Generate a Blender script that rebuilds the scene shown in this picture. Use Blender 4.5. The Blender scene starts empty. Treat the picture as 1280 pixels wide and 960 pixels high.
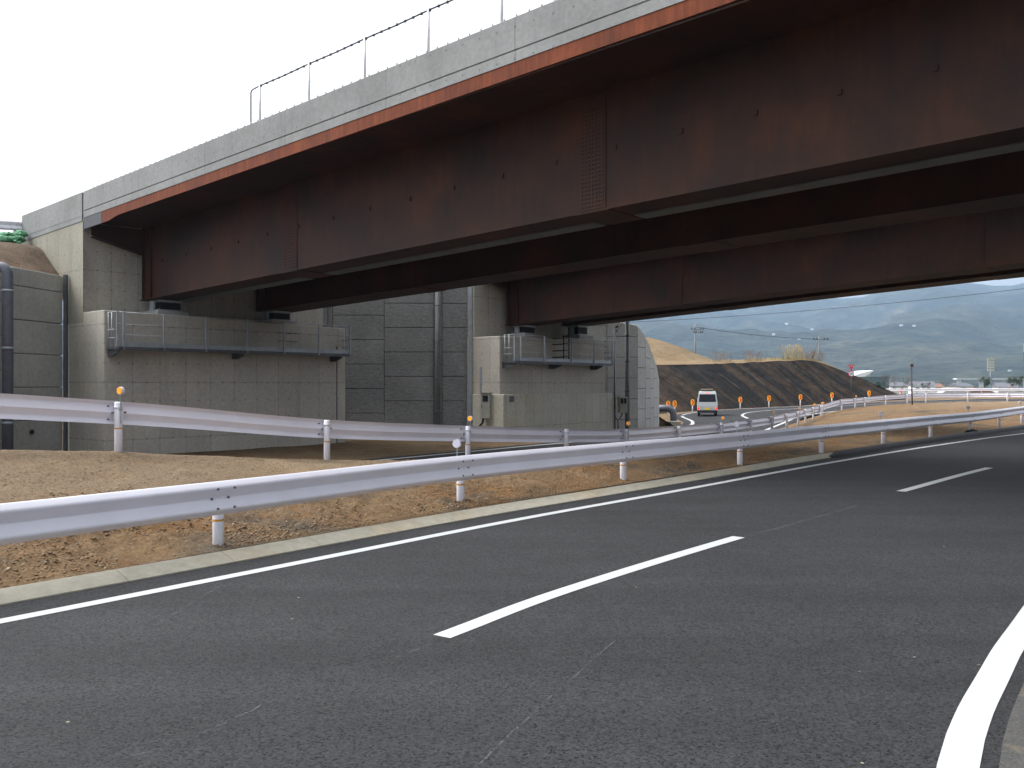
import bpy, bmesh, math, random
import numpy as np
from mathutils import Vector, Matrix, noise
random.seed(7)
SC = bpy.context.scene
COL = SC.collection
R = math.radians
F, EYE, HOR = 1109.0, 1.75, 480.0            # focal length and horizon measured on the 1280x960 photograph


def at(px, py, d):
    """world point seen at photo pixel (px, py) at depth d"""
    return Vector(((px - 640) * d / F, d, EYE + (HOR - py) * d / F))


# ------------------------------------------------------------------ materials
class NT:
    def __init__(s, m):
        m.use_nodes = True
        s.t = m.node_tree; s.t.nodes.clear()
        s.out = s.n('ShaderNodeOutputMaterial')
        s.bsdf = s.n('ShaderNodeBsdfPrincipled')
        s.t.links.new(s.bsdf.outputs[0], s.out.inputs[0])

    def n(s, typ, **kw):
        o = s.t.nodes.new(typ)
        for k, v in kw.items(): setattr(o, k, v)
        return o

    def put(s, sock, v):
        if isinstance(v, bpy.types.NodeSocket): s.t.links.new(v, sock)
        elif v is not None: sock.default_value = v

    def math(s, op, a, b=None, c=None, clamp=False):
        o = s.n('ShaderNodeMath', operation=op); o.use_clamp = clamp
        for i, v in enumerate((a, b, c)): s.put(o.inputs[i], v)
        return o.outputs[0]

    def coord(s, kind='Object', scale=(1, 1, 1), loc=(0, 0, 0), rot=(0, 0, 0)):
        tc = s.n('ShaderNodeTexCoord'); mp = s.n('ShaderNodeMapping')
        s.t.links.new(tc.outputs[kind], mp.inputs[0])
        mp.inputs['Scale'].default_value = scale; mp.inputs['Location'].default_value = loc
        mp.inputs['Rotation'].default_value = rot
        return mp.outputs[0]

    def sep(s, v):
        o = s.n('ShaderNodeSeparateXYZ'); s.put(o.inputs[0], v); return o.outputs

    def noise(s, vec, scale=5, detail=4, rough=.55, dist=0):
        o = s.n('ShaderNodeTexNoise'); s.put(o.inputs['Vector'], vec)
        o.inputs['Scale'].default_value = scale; o.inputs['Detail'].default_value = detail
        o.inputs['Roughness'].default_value = rough; o.inputs['Distortion'].default_value = dist
        return o.outputs[0]

    def vor(s, vec, scale=5, out='Distance', feature='F1'):
        o = s.n('ShaderNodeTexVoronoi', feature=feature); s.put(o.inputs['Vector'], vec)
        o.inputs['Scale'].default_value = scale
        return o.outputs[out]

    def ramp(s, fac, stops):
        o = s.n('ShaderNodeValToRGB'); s.put(o.inputs[0], fac)
        e = o.color_ramp.elements
        while len(e) < len(stops): e.new(.5)
        for el, (p, c) in zip(e, stops):
            el.position = p
            el.color = (c, c, c, 1) if isinstance(c, (int, float)) else (*c, 1)
        return o.outputs[0]

    def mix(s, fac, a, b, mode='MIX'):
        o = s.n('ShaderNodeMix', data_type='RGBA', blend_type=mode)
        s.put(o.inputs[0], fac)
        for i, v in ((6, a), (7, b)):
            if isinstance(v, (int, float)): v = (v, v, v, 1)
            elif isinstance(v, tuple) and len(v) == 3: v = (*v, 1)
            s.put(o.inputs[i], v)
        return o.outputs[2]

    def bump(s, h, strength=.3, dist=.02):
        o = s.n('ShaderNodeBump'); s.put(o.inputs['Height'], h)
        o.inputs['Strength'].default_value = strength; o.inputs['Distance'].default_value = dist
        s.t.links.new(o.outputs[0], s.bsdf.inputs['Normal'])

    def set(s, col=None, rough=None, metal=None, spec=None):
        if isinstance(col, tuple) and len(col) == 3: col = (*col, 1)
        s.put(s.bsdf.inputs['Base Color'], col); s.put(s.bsdf.inputs['Roughness'], rough)
        s.put(s.bsdf.inputs['Metallic'], metal); s.put(s.bsdf.inputs['Specular IOR Level'], spec)


M = {}


def new(name):
    m = bpy.data.materials.new(name); M[name] = m
    return NT(m)


def plain(name, col, rough=.5, metal=0, var=.12, scale=3, spec=.4, emit=None):
    t = new(name)
    nz = t.noise(t.coord('Object'), scale, 5, .6)
    lo = tuple(c * (1 - var) for c in col); hi = tuple(min(1, c * (1 + var)) for c in col)
    t.set(t.ramp(nz, [(.3, lo), (.7, hi)]), rough, metal, spec)
    if emit:
        t.bsdf.inputs['Emission Color'].default_value = (*emit[0], 1); t.bsdf.inputs['Emission Strength'].default_value = emit[1]
    return M[name]


def gridline(t, c, period, width, off=0):
    x = t.math('ADD', c, off + 500 * period)
    fr = t.math('FRACT', t.math('DIVIDE', x, period))
    d = t.math('MULTIPLY', t.math('SUBTRACT', .5, t.math('ABSOLUTE', t.math('SUBTRACT', fr, .5))), period)
    return t.math('SUBTRACT', 1, t.math('DIVIDE', d, width), clamp=True)


def concrete(name, col, pw=.9, ph=1.8, line=.4, holes=.5, stain=(.5, .42, .3), stainamt=.35, zoff=0.0, var=.16):
    t = new(name)
    uv = t.coord('UV'); s = t.sep(uv); u, v = s[0], s[1]
    big = t.noise(t.coord('Object'), .55, 6, .62)
    fine = t.noise(t.coord('Object'), 9, 6, .7)
    streak = t.noise(t.coord('UV', (2.6, .28, 1)), 1.0, 5, .6)
    c = t.ramp(big, [(.25, tuple(x * (1 - var) for x in col)), (.75, tuple(x * (1 + var * .7) for x in col))])
    c = t.mix(t.math('MULTIPLY', t.ramp(streak, [(.52, 0), (.72, 1)]), .28), c, tuple(x * .55 for x in col))
    warm = t.noise(t.coord('Object', loc=(7, 3, 1)), .8, 5, .6)
    c = t.mix(t.math('MULTIPLY', t.ramp(warm, [(.5, 0), (.75, 1)]), stainamt), c, stain)
    c = t.mix(.3, c, t.ramp(fine, [(.3, .25), (.7, .75)]), 'OVERLAY')
    # every plywood sheet left its own tone
    cb = t.n('ShaderNodeCombineXYZ')
    t.put(cb.inputs[0], t.math('FLOOR', t.math('DIVIDE', u, pw))); t.put(cb.inputs[1], t.math('FLOOR', t.math('DIVIDE', t.math('ADD', v, zoff), ph)))
    wn = t.n('ShaderNodeTexWhiteNoise', noise_dimensions='2D'); t.put(wn.inputs['Vector'], cb.outputs[0])
    c = t.mix(.55, c, t.ramp(wn.outputs[0], [(0, .455), (1, .545)]), 'OVERLAY')
    brk = t.ramp(t.noise(t.coord('Object'), 2.2, 3), [(.35, .15), (.6, 1)])
    g = t.math('MAXIMUM', gridline(t, u, pw, .022), gridline(t, v, ph, .026, zoff))
    g = t.math('MULTIPLY', t.math('MULTIPLY', g, brk), line)
    c = t.mix(g, c, tuple(x * .22 for x in col))
    hu = t.math('SUBTRACT', t.math('FRACT', t.math('DIVIDE', t.math('ADD', u, 450.225), .45)), .5)
    hv = t.math('SUBTRACT', t.math('FRACT', t.math('DIVIDE', t.math('ADD', v, 600.3 + zoff), .6)), .5)
    r = t.math('SQRT', t.math('ADD', t.math('POWER', t.math('MULTIPLY', hu, .45), 2), t.math('POWER', t.math('MULTIPLY', hv, .6), 2)))
    hole = t.math('MULTIPLY', t.math('LESS_THAN', r, .026), holes)
    c = t.mix(hole, c, tuple(x * .25 for x in col))
    t.set(c, .9, 0, .25)
    t.bump(t.math('ADD', fine, t.math('MULTIPLY', g, -1.5)), .25, .01)
    return M[name]


concrete('abutment_concrete', (.435, .41, .36), line=.5, holes=.7, stain=(.45, .41, .33), stainamt=.45)
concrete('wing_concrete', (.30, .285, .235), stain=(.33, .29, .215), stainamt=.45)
concrete('parapet_concrete', (.255, .26, .258), pw=3.6, ph=40, line=.6, holes=.45, stain=(.20, .20, .195), stainamt=.5, var=.24)
concrete('plinth_concrete', (.45, .435, .37), pw=.6, ph=40, line=.55, stain=(.42, .34, .22), stainamt=.5)
concrete('kerb_concrete', (.32, .30, .245), pw=30, ph=40, line=0, holes=0, stain=(.36, .27, .15), stainamt=.55)
concrete('curved_panel', (.42, .42, .40), pw=30, ph=40, line=0, holes=0, stain=(.36, .35, .3), stainamt=.3)
concrete('pale_panel', (.37, .37, .345), pw=30, ph=40, line=0, holes=0, stain=(.27, .27, .24), stainamt=.3)

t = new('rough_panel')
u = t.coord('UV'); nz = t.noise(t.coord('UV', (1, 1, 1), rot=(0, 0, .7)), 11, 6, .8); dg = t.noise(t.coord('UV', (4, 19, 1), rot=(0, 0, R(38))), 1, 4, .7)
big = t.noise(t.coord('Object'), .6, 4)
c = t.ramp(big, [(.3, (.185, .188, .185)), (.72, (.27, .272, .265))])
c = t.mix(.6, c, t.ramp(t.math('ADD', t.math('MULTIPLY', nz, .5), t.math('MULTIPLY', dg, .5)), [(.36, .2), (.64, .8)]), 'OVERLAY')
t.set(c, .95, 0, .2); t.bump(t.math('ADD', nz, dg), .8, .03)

t = new('panel_joint'); t.set((.03, .03, .032), .9)

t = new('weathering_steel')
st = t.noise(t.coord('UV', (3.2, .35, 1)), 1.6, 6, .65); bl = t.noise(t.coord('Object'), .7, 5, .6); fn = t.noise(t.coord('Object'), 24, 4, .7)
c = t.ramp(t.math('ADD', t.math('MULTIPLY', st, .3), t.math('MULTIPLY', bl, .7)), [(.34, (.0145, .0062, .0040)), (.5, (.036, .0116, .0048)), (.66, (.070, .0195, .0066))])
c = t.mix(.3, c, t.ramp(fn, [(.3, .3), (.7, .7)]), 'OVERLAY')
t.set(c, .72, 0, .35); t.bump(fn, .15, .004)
t = new('rust_fascia')
st = t.noise(t.coord('UV', (7, .5, 1)), 1.5, 6, .7); bl = t.noise(t.coord('Object'), 1.1, 5, .6); fn = t.noise(t.coord('Object'), 30, 4, .7)
c = t.ramp(t.math('ADD', t.math('MULTIPLY', st, .65), t.math('MULTIPLY', bl, .35)), [(.34, (.07, .0185, .009)), (.5, (.145, .034, .0115)), (.66, (.24, .062, .0165))])
c = t.mix(t.math('MULTIPLY', gridline(t, t.sep(t.coord('UV'))[0], 2.5, .03), .7), c, (.08, .03, .02))
c = t.mix(.3, c, t.ramp(fn, [(.3, .3), (.7, .7)]), 'OVERLAY')
t.set(c, .8, 0, .25)

t = new('asphalt')
o = t.coord('Object'); g1 = t.vor(o, 85, 'Color'); fn = t.noise(o, 58, 5, .78); bg = t.noise(o, .35, 5, .6); md = t.noise(t.coord('Object', (1, 1, 1), rot=(0, 0, R(40))), 2.2, 5, .65)
sp = t.sep(g1)[0]
c = t.ramp(t.math('ADD', t.math('MULTIPLY', fn, .6), t.math('MULTIPLY', sp, .4)), [(.30, (.0048, .005, .0054)), (.42, (.0246, .0252, .0270)), (.58, (.0302, .0310, .0330)), (.76, (.048, .049, .051))])
wp = t.noise(t.coord('Object', (.10, 1.5, 1), rot=(0, 0, R(-49))), 1, 4, .6)
c = t.mix(.55, c, t.ramp(wp, [(.32, .36), (.68, .62)]), 'OVERLAY')
c = t.mix(.6, c, t.ramp(bg, [(.3, .38), (.7, .6)]), 'OVERLAY')
c = t.mix(.35, c, t.ramp(md, [(.3, .40), (.7, .6)]), 'OVERLAY')
wh = t.math('MULTIPLY', t.ramp(t.noise(o, 5.5, 6, .8), [(.70, 0), (.76, 1)]), t.ramp(t.noise(o, .55, 3), [(.5, 0), (.62, 1)]))
c = t.mix(t.math('MULTIPLY', wh, .3), c, (.22, .20, .165))
spk = t.math('MULTIPLY', t.math('LESS_THAN', t.vor(o, 3.1), .035), t.ramp(t.noise(o, .8, 3), [(.52, 0), (.58, .8)]))
c = t.mix(spk, c, (.3, .26, .19))
t.set(c, t.ramp(fn, [(.3, .75), (.7, .95)]), 0, .2); t.bump(t.math('ADD', t.math('MULTIPLY', sp, .7), fn), .6, .006)

t = new('asphalt_dusty')
o = t.coord('Object'); fn = t.noise(o, 70, 4, .75); du = t.noise(o, 3.2, 6, .7); d2 = t.noise(o, 14, 4, .7)
c = t.ramp(fn, [(.3, (.03, .03, .031)), (.7, (.085, .083, .08))])
c = t.mix(t.math('MULTIPLY', t.ramp(t.math('ADD', t.math('MULTIPLY', du, .65), t.math('MULTIPLY', d2, .35)), [(.5, 0), (.7, 1)]), .6), c, (.20, .155, .095))
t.set(c, .9, 0, .3); t.bump(fn, .6, .006)

t = new('road_paint')
o = t.coord('Object'); fn = t.noise(o, 40, 5, .7); ch = t.noise(o, 11, 5, .75)
c = t.ramp(fn, [(.3, (.38, .396, .40)), (.7, (.46, .476, .48))])
c = t.mix(t.ramp(ch, [(.69, 0), (.72, .8)]), c, (.22, .2, .17))
t.set(c, .6, 0, .4); t.bump(fn, .25, .003)

t = new('chalk'); o = t.coord('Object'); t.set((.2, .2, .205), .9)
tr = t.n('ShaderNodeBsdfTransparent'); mx = t.n('ShaderNodeMixShader')
t.put(mx.inputs[0], t.ramp(t.noise(o, 9, 5, .8), [(.46, 0), (.66, .4)])); t.t.links.new(tr.outputs[0], mx.inputs[1]); t.t.links.new(t.bsdf.outputs[0], mx.inputs[2]); t.t.links.new(mx.outputs[0], t.out.inputs[0])


def soil(name, tan, dark, red, bump=.9, sc=1.0):
    t = new(name)
    o = t.coord('Object')
    big = t.noise(o, .45 * sc, 6, .62, .4); mid = t.noise(o, 2.6 * sc, 6, .7); fine = t.noise(o, 26 * sc, 6, .75); peb = t.vor(o, 42 * sc, 'Color')
    c = t.ramp(big, [(.36, dark), (.5, tan), (.64, tan)])
    redm = t.noise(t.coord('Object', loc=(9, 4, 2)), .75 * sc, 5, .6, .5)
    c = t.mix(t.math('MULTIPLY', t.ramp(redm, [(.5, 0), (.62, 1)]), .8), c, red)
    c = t.mix(.7, c, t.ramp(mid, [(.3, .28), (.7, .68)]), 'OVERLAY')
    c = t.mix(.6, c, t.ramp(fine, [(.3, .25), (.7, .75)]), 'OVERLAY')
    if name == 'berm_soil':          # paler, finer fill was dumped on top of the bank
        zt_ = t.sep(t.coord('Object'))[2]
        up = t.math('ADD', zt_, t.math('MULTIPLY', t.noise(t.coord('Object'), 1.1, 4), .35))
        c = t.mix(t.math('MULTIPLY', t.ramp(up, [(.38, 0), (.62, 1)]), .8), c, t.mix(.7, (.245, .182, .118), t.ramp(fine, [(.3, .25), (.7, .75)]), 'OVERLAY'))
    ps = t.sep(peb)
    c = t.mix(t.math('MULTIPLY', t.math('GREATER_THAN', ps[0], .93), .4), c, (.3, .25, .18))
    c = t.mix(t.math('MULTIPLY', t.math('LESS_THAN', ps[1], .1), .5), c, tuple(x * .4 for x in dark))
    t.set(c, .97, 0, .15)
    t.bump(t.math('ADD', t.math('MULTIPLY', mid, 1.5), fine), bump, .06 / sc)
    return M[name]


soil('berm_soil', (.185, .118, .062), (.085, .072, .056), (.19, .10, .04), bump=.9)
soil('yard_soil', (.21, .145, .085), (.11, .085, .06), (.2, .12, .06), sc=.7)
soil('heap_soil', (.21, .15, .086), (.17, .122, .072), (.19, .13, .068), bump=.5, sc=.5)
soil('slope_soil', (.16, .115, .08), (.09, .068, .05), (.15, .095, .06), sc=.8)
soil('valley_soil', (.11, .12, .05), (.06, .08, .035), (.16, .13, .07), bump=.2, sc=.05)

t = new('netted_slope')            # dark seeded erosion mat with pale seams running down it
uv = t.coord('UV', (1, 1, 1), rot=(0, 0, R(0))); s = t.sep(uv)
sl = t.math('ADD', s[0], t.math('MULTIPLY', s[1], .42))
cb = t.n('ShaderNodeCombineXYZ'); t.put(cb.inputs[0], sl); t.put(cb.inputs[1], t.math('MULTIPLY', s[1], .12))
band = t.noise(cb.outputs[0], .55, 7, .72); o = t.coord('Object'); fn = t.noise(o, 4, 6, .75); bg = t.noise(o, .25, 5, .6)
c = t.ramp(band, [(.36, (.010, .010, .0115)), (.47, (.0145, .014, .0135)), (.56, (.046, .030, .021)), (.62, (.024, .025, .016)), (.69, (.012, .0117, .0117))])
c = t.mix(t.ramp(bg, [(.5, 0), (.72, .5)]), c, (.03, .021, .017))
c = t.mix(t.math('MULTIPLY', t.math('DIVIDE', t.math('SUBTRACT', 31, sl), 2.5, clamp=True), .8), c, (.065, .043, .031))
tb = t.math('ADD', t.math('MULTIPLY', s[0], .03), t.math('MULTIPLY', fn, .3))
seam = t.math('MULTIPLY', gridline(t, t.math('ADD', sl, t.math('MULTIPLY', t.noise(o, .35, 3), .9)), 3.6, .13), t.ramp(t.noise(o, .3, 4), [(.47, 0), (.6, .6)]))
c = t.mix(seam, c, (.10, .092, .066))
c = t.mix(.75, c, t.ramp(t.noise(o, 1.1, 6, .75), [(.36, .2), (.64, .8)]), 'OVERLAY')
c = t.mix(.7, c, t.ramp(fn, [(.3, .25), (.7, .75)]), 'OVERLAY')
t.set(c, .97, 0, .15); t.bump(fn, .8, .1)

t = new('wooded_hill')
o = t.coord('Object'); bg = t.noise(o, .0022, 7, .62, .6); md = t.noise(o, .009, 7, .7); fn = t.noise(o, .06, 6, .75)
c = t.ramp(md, [(.36, (.008, .013, .011)), (.48, (.022, .030, .020)), (.56, (.034, .04, .026)), (.66, (.055, .055, .038))])
c = t.mix(t.ramp(bg, [(.52, 0), (.62, .4)]), c, (.06, .06, .04))
c = t.mix(t.math('MULTIPLY', t.ramp(t.vor(o, .012, 'Color'), [(.84, 0), (.88, 1)]), t.ramp(t.noise(o, .004, 3), [(.52, 0), (.62, .45)])), c, (.13, .11, .08))
c = t.mix(t.ramp(t.noise(t.coord('Object', loc=(300, 90, 0)), .0045, 5, .6), [(.62, 0), (.70, .3)]), c, (.11, .085, .065))
c = t.mix(.95, c, t.ramp(t.math('ADD', t.math('MULTIPLY', fn, .5), t.math('MULTIPLY', t.noise(o, .022, 6, .75), .5)), [(.38, .05), (.62, .95)]), 'OVERLAY')
t.set(c, .95, 0, .1); t.bump(md, 1, 30)

plain('guardrail_paint', (.72, .705, .775), .36, 0, .05, 1.5, .5)
plain('post_paint', (.70, .69, .75), .4, 0, .05, 4)
plain('band_orange', (.55, .25, .02), .5)
plain('reflector_orange', (.85, .34, .01), .3, emit=((.9, .3, .0), .12))
plain('reflector_white', (.62, .60, .68), .35)
plain('reflector_back', (.25, .25, .27), .5)
plain('bolt_steel', (.2, .2, .215), .45, .6)
plain('galvanised', (.34, .37, .40), .5, .35, .15, 6)
plain('galvanised_dark', (.10, .105, .115), .55, .4, .15, 6)
plain('grey_paint_steel', (.05, .05, .06), .55, .1)
plain('grey_strip', (.11, .122, .125), .6, .2, .2, 1.2)
plain('white_steel', (.72, .73, .76), .4)
plain('dark_rope', (.035, .03, .035), .8)
plain('thin_wire', (.45, .46, .48), .6, .3)
plain('rubber', (.015, .015, .017), .75)
plain('pvc_pipe', (.12, .125, .15), .42, 0, .15, 4)
plain('drain_grey', (.15, .155, .16), .85)
plain('pole_grey', (.19, .195, .21), .6)
plain('cabinet_paint', (.40, .39, .33), .5)
plain('glass_dark', (.012, .014, .018), .25, 0, .1, 2, .25)
plain('van_paint', (.46, .485, .49), .3, .15, .03)
plain('van_black', (.02, .02, .022), .5)
plain('brake_light', (.6, .03, .02), .3, emit=((1, .04, .03), .8))
plain('plate_yellow', (.75, .52, .04), .5)
plain('plywood', (.38, .30, .18), .75)
plain('sign_red', (.55, .02, .035), .45)
plain('sign_white', (.75, .75, .76), .45)
plain('sign_blue', (.03, .07, .28), .45)
plain('sign_green', (.0, .115, .075), .45)
plain('chevron_red', (.62, .045, .01), .45, emit=((.8, .05, .0), .08))
plain('chevron_yellow', (.82, .42, .02), .45, emit=((.9, .45, .0), .08))
plain('cone_red', (.60, .06, .025), .5)
plain('pole_concrete', (.20, .20, .195), .85)
plain('brown_pole', (.045, .035, .032), .6)
plain('bag_green', (.085, .25, .125), .7, 0, .25, 7)
plain('black_kerb', (.04, .04, .043), .8, 0, .3, 20)
plain('roof_white', (.72, .73, .75), .5)
plain('net_green', (.10, .15, .17), .8)
plain('house_wall', (.52, .50, .46), .8)
plain('house_roof', (.13, .13, .15), .6)
plain('roof_brown', (.22, .12, .08), .7)
plain('bark', (.06, .045, .035), .9)
plain('leaf_dark', (.03, .05, .022), .8, 0, .4, 2)
plain('twig', (.10, .075, .06), .9)
plain('reed', (.40, .31, .17), .9, 0, .3, 3)
plain('reed_brown', (.20, .145, .105), .9, 0, .3, 3)
plain('grass_green', (.10, .15, .04), .9, 0, .4, 3)
plain('stone_pale', (.25, .205, .145), .95, 0, .45, 12)
plain('clod_soil', (.165, .104, .056), .97, 0, .5, 9)
plain('concrete_plain', (.34, .34, .32), .9)
plain('haze_deck', (.5, .5, .5), .8)

# ------------------------------------------------------------------ mesh helpers


class MB:
    """collects simple solids in one bmesh; every face gets a UV in metres"""

    def __init__(s): s.b = bmesh.new(); s.mi = 0

    def face(s, vs, smooth=False):
        try: f = s.b.faces.new(vs)
        except ValueError: return None
        f.material_index = s.mi; f.smooth = smooth; return f

    def box(s, a, b, shear=0.0, bev=0.0):
        """axis box between corners; shear raises z along local x"""
        tmp = bmesh.new()
        x0, y0, z0 = (min(a[i], b[i]) for i in range(3)); x1, y1, z1 = (max(a[i], b[i]) for i in range(3))
        v = [tmp.verts.new(p) for p in ((x0, y0, z0), (x1, y0, z0), (x1, y1, z0), (x0, y1, z0), (x0, y0, z1), (x1, y0, z1), (x1, y1, z1), (x0, y1, z1))]
        for q in ((0, 3, 2, 1), (4, 5, 6, 7), (0, 1, 5, 4), (1, 2, 6, 5), (2, 3, 7, 6), (3, 0, 4, 7)): tmp.faces.new([v[i] for i in q])
        if bev: bmesh.ops.bevel(tmp, geom=tmp.edges[:], offset=bev, segments=1, profile=.5, affect='EDGES')
        s.merge(tmp, shear=shear)

    def merge(s, tmp, mat=None, shear=0.0, smooth=False):
        mp = {}
        for v in tmp.verts:
            p = mat @ v.co if mat else v.co.copy()
            p.z += shear * p.x
            mp[v] = s.b.verts.new(p)
        for f in tmp.faces: s.face([mp[v] for v in f.verts], smooth or f.smooth)
        tmp.free()

    def prism(s, poly, y0, y1, axis='y', shear=0.0, bev=0):
        """polygon in the x-z plane (axis y) or y-z plane (axis x) or x-y plane (axis z), extruded y0..y1"""
        tmp = bmesh.new()
        def P(a, b, c):
            return {'y': (a, c, b), 'x': (c, a, b), 'z': (a, b, c)}[axis]
        A = [tmp.verts.new(P(a, b, y0)) for a, b in poly]; B = [tmp.verts.new(P(a, b, y1)) for a, b in poly]
        tmp.faces.new(A); tmp.faces.new(B[::-1]); n = len(poly)
        for i in range(n): tmp.faces.new((A[i], B[i], B[(i + 1) % n], A[(i + 1) % n]))
        bmesh.ops.recalc_face_normals(tmp, faces=tmp.faces[:])
        if bev: bmesh.ops.bevel(tmp, geom=tmp.edges[:], offset=bev, segments=2, profile=.5, affect='EDGES')
        s.merge(tmp, shear=shear)

    def tube(s, pts, r, seg=10, cap=True, shear=0.0):
        pts = [Vector(p) for p in pts]
        if not isinstance(r, (list, tuple)): r = [r] * len(pts)
        rings = []; up = Vector((0, 0, 1)); prev = None
        for i, p in enumerate(pts):
            d = (pts[min(i + 1, len(pts) - 1)] - pts[max(i - 1, 0)]).normalized()
            a = prev if prev else (Vector((1, 0, 0)) if abs(d.z) > .9 else up)
            n = (a - d * a.dot(d)).normalized(); prev = n; m = d.cross(n)
            ring = []
            for k in range(seg):
                th = 2 * math.pi * k / seg; q = p + (n * math.cos(th) + m * math.sin(th)) * r[i]
                q.z += shear * q.x; ring.append(s.b.verts.new(q))
            rings.append(ring)
        for A, B in zip(rings, rings[1:]):
            for k in range(seg): s.face((A[k], A[(k + 1) % seg], B[(k + 1) % seg], B[k]), True)
        if cap: s.face(rings[0][::-1]); s.face(rings[-1])

    def bar(s, p, q, w, h=None):
        """rectangular bar between two points"""
        p, q = Vector(p), Vector(q); d = (q - p); L = d.length; d.normalize(); h = h or w
        a = Vector((0, 0, 1)) if abs(d.z) < .9 else Vector((1, 0, 0))
        n = d.cross(a).normalized(); m = n.cross(d)
        tmp = bmesh.new(); bmesh.ops.create_cube(tmp, size=1)
        mat = Matrix((d, n, m)).transposed().to_4x4(); mat.translation = (p + q) / 2
        s.merge(tmp, mat @ Matrix.Diagonal((L, w, h, 1)))

    def disc(s, c, nrm, r, th, seg=20):
        nrm = Vector(nrm).normalized(); c = Vector(c)
        s.tube([c - nrm * th / 2, c + nrm * th / 2], r, seg)

    def blob(s, c, r, sub=1, jit=.25, sq=(1, 1, 1), seed=0, smooth=False):
        tmp = bmesh.new(); bmesh.ops.create_icosphere(tmp, subdivisions=sub, radius=1)
        for v in tmp.verts:
            k = 1 + jit * noise.noise(v.co * 1.7 + Vector((seed * 3.1, seed, seed * 7.7)))
            v.co = Vector((v.co.x * sq[0], v.co.y * sq[1], v.co.z * sq[2])) * r * k
        s.merge(tmp, Matrix.Translation(Vector(c)), smooth=smooth)

    def build(s, name, mats, parent=None, loc=None, rz=0, fix=True):
        b = s.b
        if fix: bmesh.ops.recalc_face_normals(b, faces=b.faces[:])
        uvl = b.loops.layers.uv.new('UVMap'); b.normal_update()
        for f in b.faces:
            n = f.normal; ax = max(range(3), key=lambda i: abs(n[i]))
            for l in f.loops:
                c = l.vert.co
                l[uvl].uv = (c.y, c.z) if ax == 0 else (c.x, c.z) if ax == 1 else (c.x, c.y)
        me = bpy.data.meshes.new(name); b.to_mesh(me); b.free()
        for m in (mats if isinstance(mats, (list, tuple)) else [mats]): me.materials.append(M[m])
        o = bpy.data.objects.new(name, me); COL.objects.link(o)
        if parent: o.parent = parent
        if loc is not None: o.location = loc
        if rz: o.rotation_euler = (0, 0, rz)
        return o


def tag(o, label=None, cat=None, group=None, kind=None):
    if label: o['label'] = label
    if cat: o['category'] = cat
    if group: o['group'] = group
    if kind: o['kind'] = kind
    return o


def empty(name, loc=(0, 0, 0), rz=0):
    o = bpy.data.objects.new(name, None); o.empty_display_size = .3
    o.location = loc; o.rotation_euler = (0, 0, rz); COL.objects.link(o); return o


def copy_tree(o, parent=None):
    kids = [c for c in o.children]
    c = o.copy(); COL.objects.link(c); c.parent = parent
    for ch in kids: copy_tree(ch, c)
    return c


def rawmesh(name, verts, faces, mat, uvs=None, smooth=True, parent=None):
    me = bpy.data.meshes.new(name); me.from_pydata([tuple(v) for v in verts], [], faces)
    if uvs is not None:
        l = me.uv_layers.new(name='UVMap')
        for lp in me.loops: l.data[lp.index].uv = uvs[lp.vertex_index]
    me.polygons.foreach_set('use_smooth', [smooth] * len(me.polygons))
    for m in (mat if isinstance(mat, (list, tuple)) else [mat]): me.materials.append(M[m])
    o = bpy.data.objects.new(name, me); COL.objects.link(o)
    if parent: o.parent = parent
    return o


def gridfaces(nu, nv):
    return [(i * nv + j, i * nv + j + 1, (i + 1) * nv + j + 1, (i + 1) * nv + j) for i in range(nu - 1) for j in range(nv - 1)]


def catmull(pts, step=.5):
    """smooth polyline through points of any dimension"""
    P = [np.array(p, float) for p in pts]; P = [2 * P[0] - P[1]] + P + [2 * P[-1] - P[-2]]
    out = []
    for i in range(1, len(P) - 2):
        a, b, c, d = P[i - 1:i + 3]; n = max(1, int(np.linalg.norm((c - b)[:2]) / step))
        for k in range(n):
            x = k / n
            out.append(.5 * (2 * b + (c - a) * x + (2 * a - 5 * b + 4 * c - d) * x * x + (3 * b - a - 3 * c + d) * x ** 3))
    out.append(P[-2]); return np.array(out)


def resample(pts, n=None, step=None):
    p = np.array(pts); s = np.concatenate([[0], np.cumsum(np.linalg.norm(np.diff(p[:, :2], axis=0), axis=1))])
    if n is None: n = int(s[-1] / step) + 1
    q = np.linspace(0, s[-1], n)
    return np.stack([np.interp(q, s, p[:, i]) for i in range(p.shape[1])], 1)


def normals2(p):
    """unit vectors to the right of the walking direction"""
    d = np.gradient(p[:, :2], axis=0); d /= np.linalg.norm(d, axis=1)[:, None] + 1e-9
    return np.stack([d[:, 1], -d[:, 0]], 1)


def offset(p, dist):
    q = p.copy(); q[:, :2] += normals2(p) * dist; return q


def strip(name, A, B, mat, z=None, across=1, kind='structure', zf=None):
    """sheet between two equally long polylines"""
    n = len(A); verts = []; uvs = []
    for i in range(n):
        for j in range(across + 1):
            f = j / across; x = A[i][0] * (1 - f) + B[i][0] * f; y = A[i][1] * (1 - f) + B[i][1] * f
            zz = zf(x, y) if zf else z
            verts.append((x, y, zz)); uvs.append((x, y))
    o = rawmesh(name, verts, gridfaces(n, across + 1), mat, uvs)
    me = o.data
    if me.polygons[0].normal.z < 0: me.flip_normals()
    o['kind'] = kind
    return o


def smooth(x): x = min(1, max(0, x)); return x * x * (3 - 2 * x)


def zlow(x, y=0):
    """level of the lower ramp"""
    return float(np.interp(x, [-60, 5, 13, 20, 27, 35, 45, 80], [-.5, -.5, -.72, -.52, -.36, -.02, .28, .35]))


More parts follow.
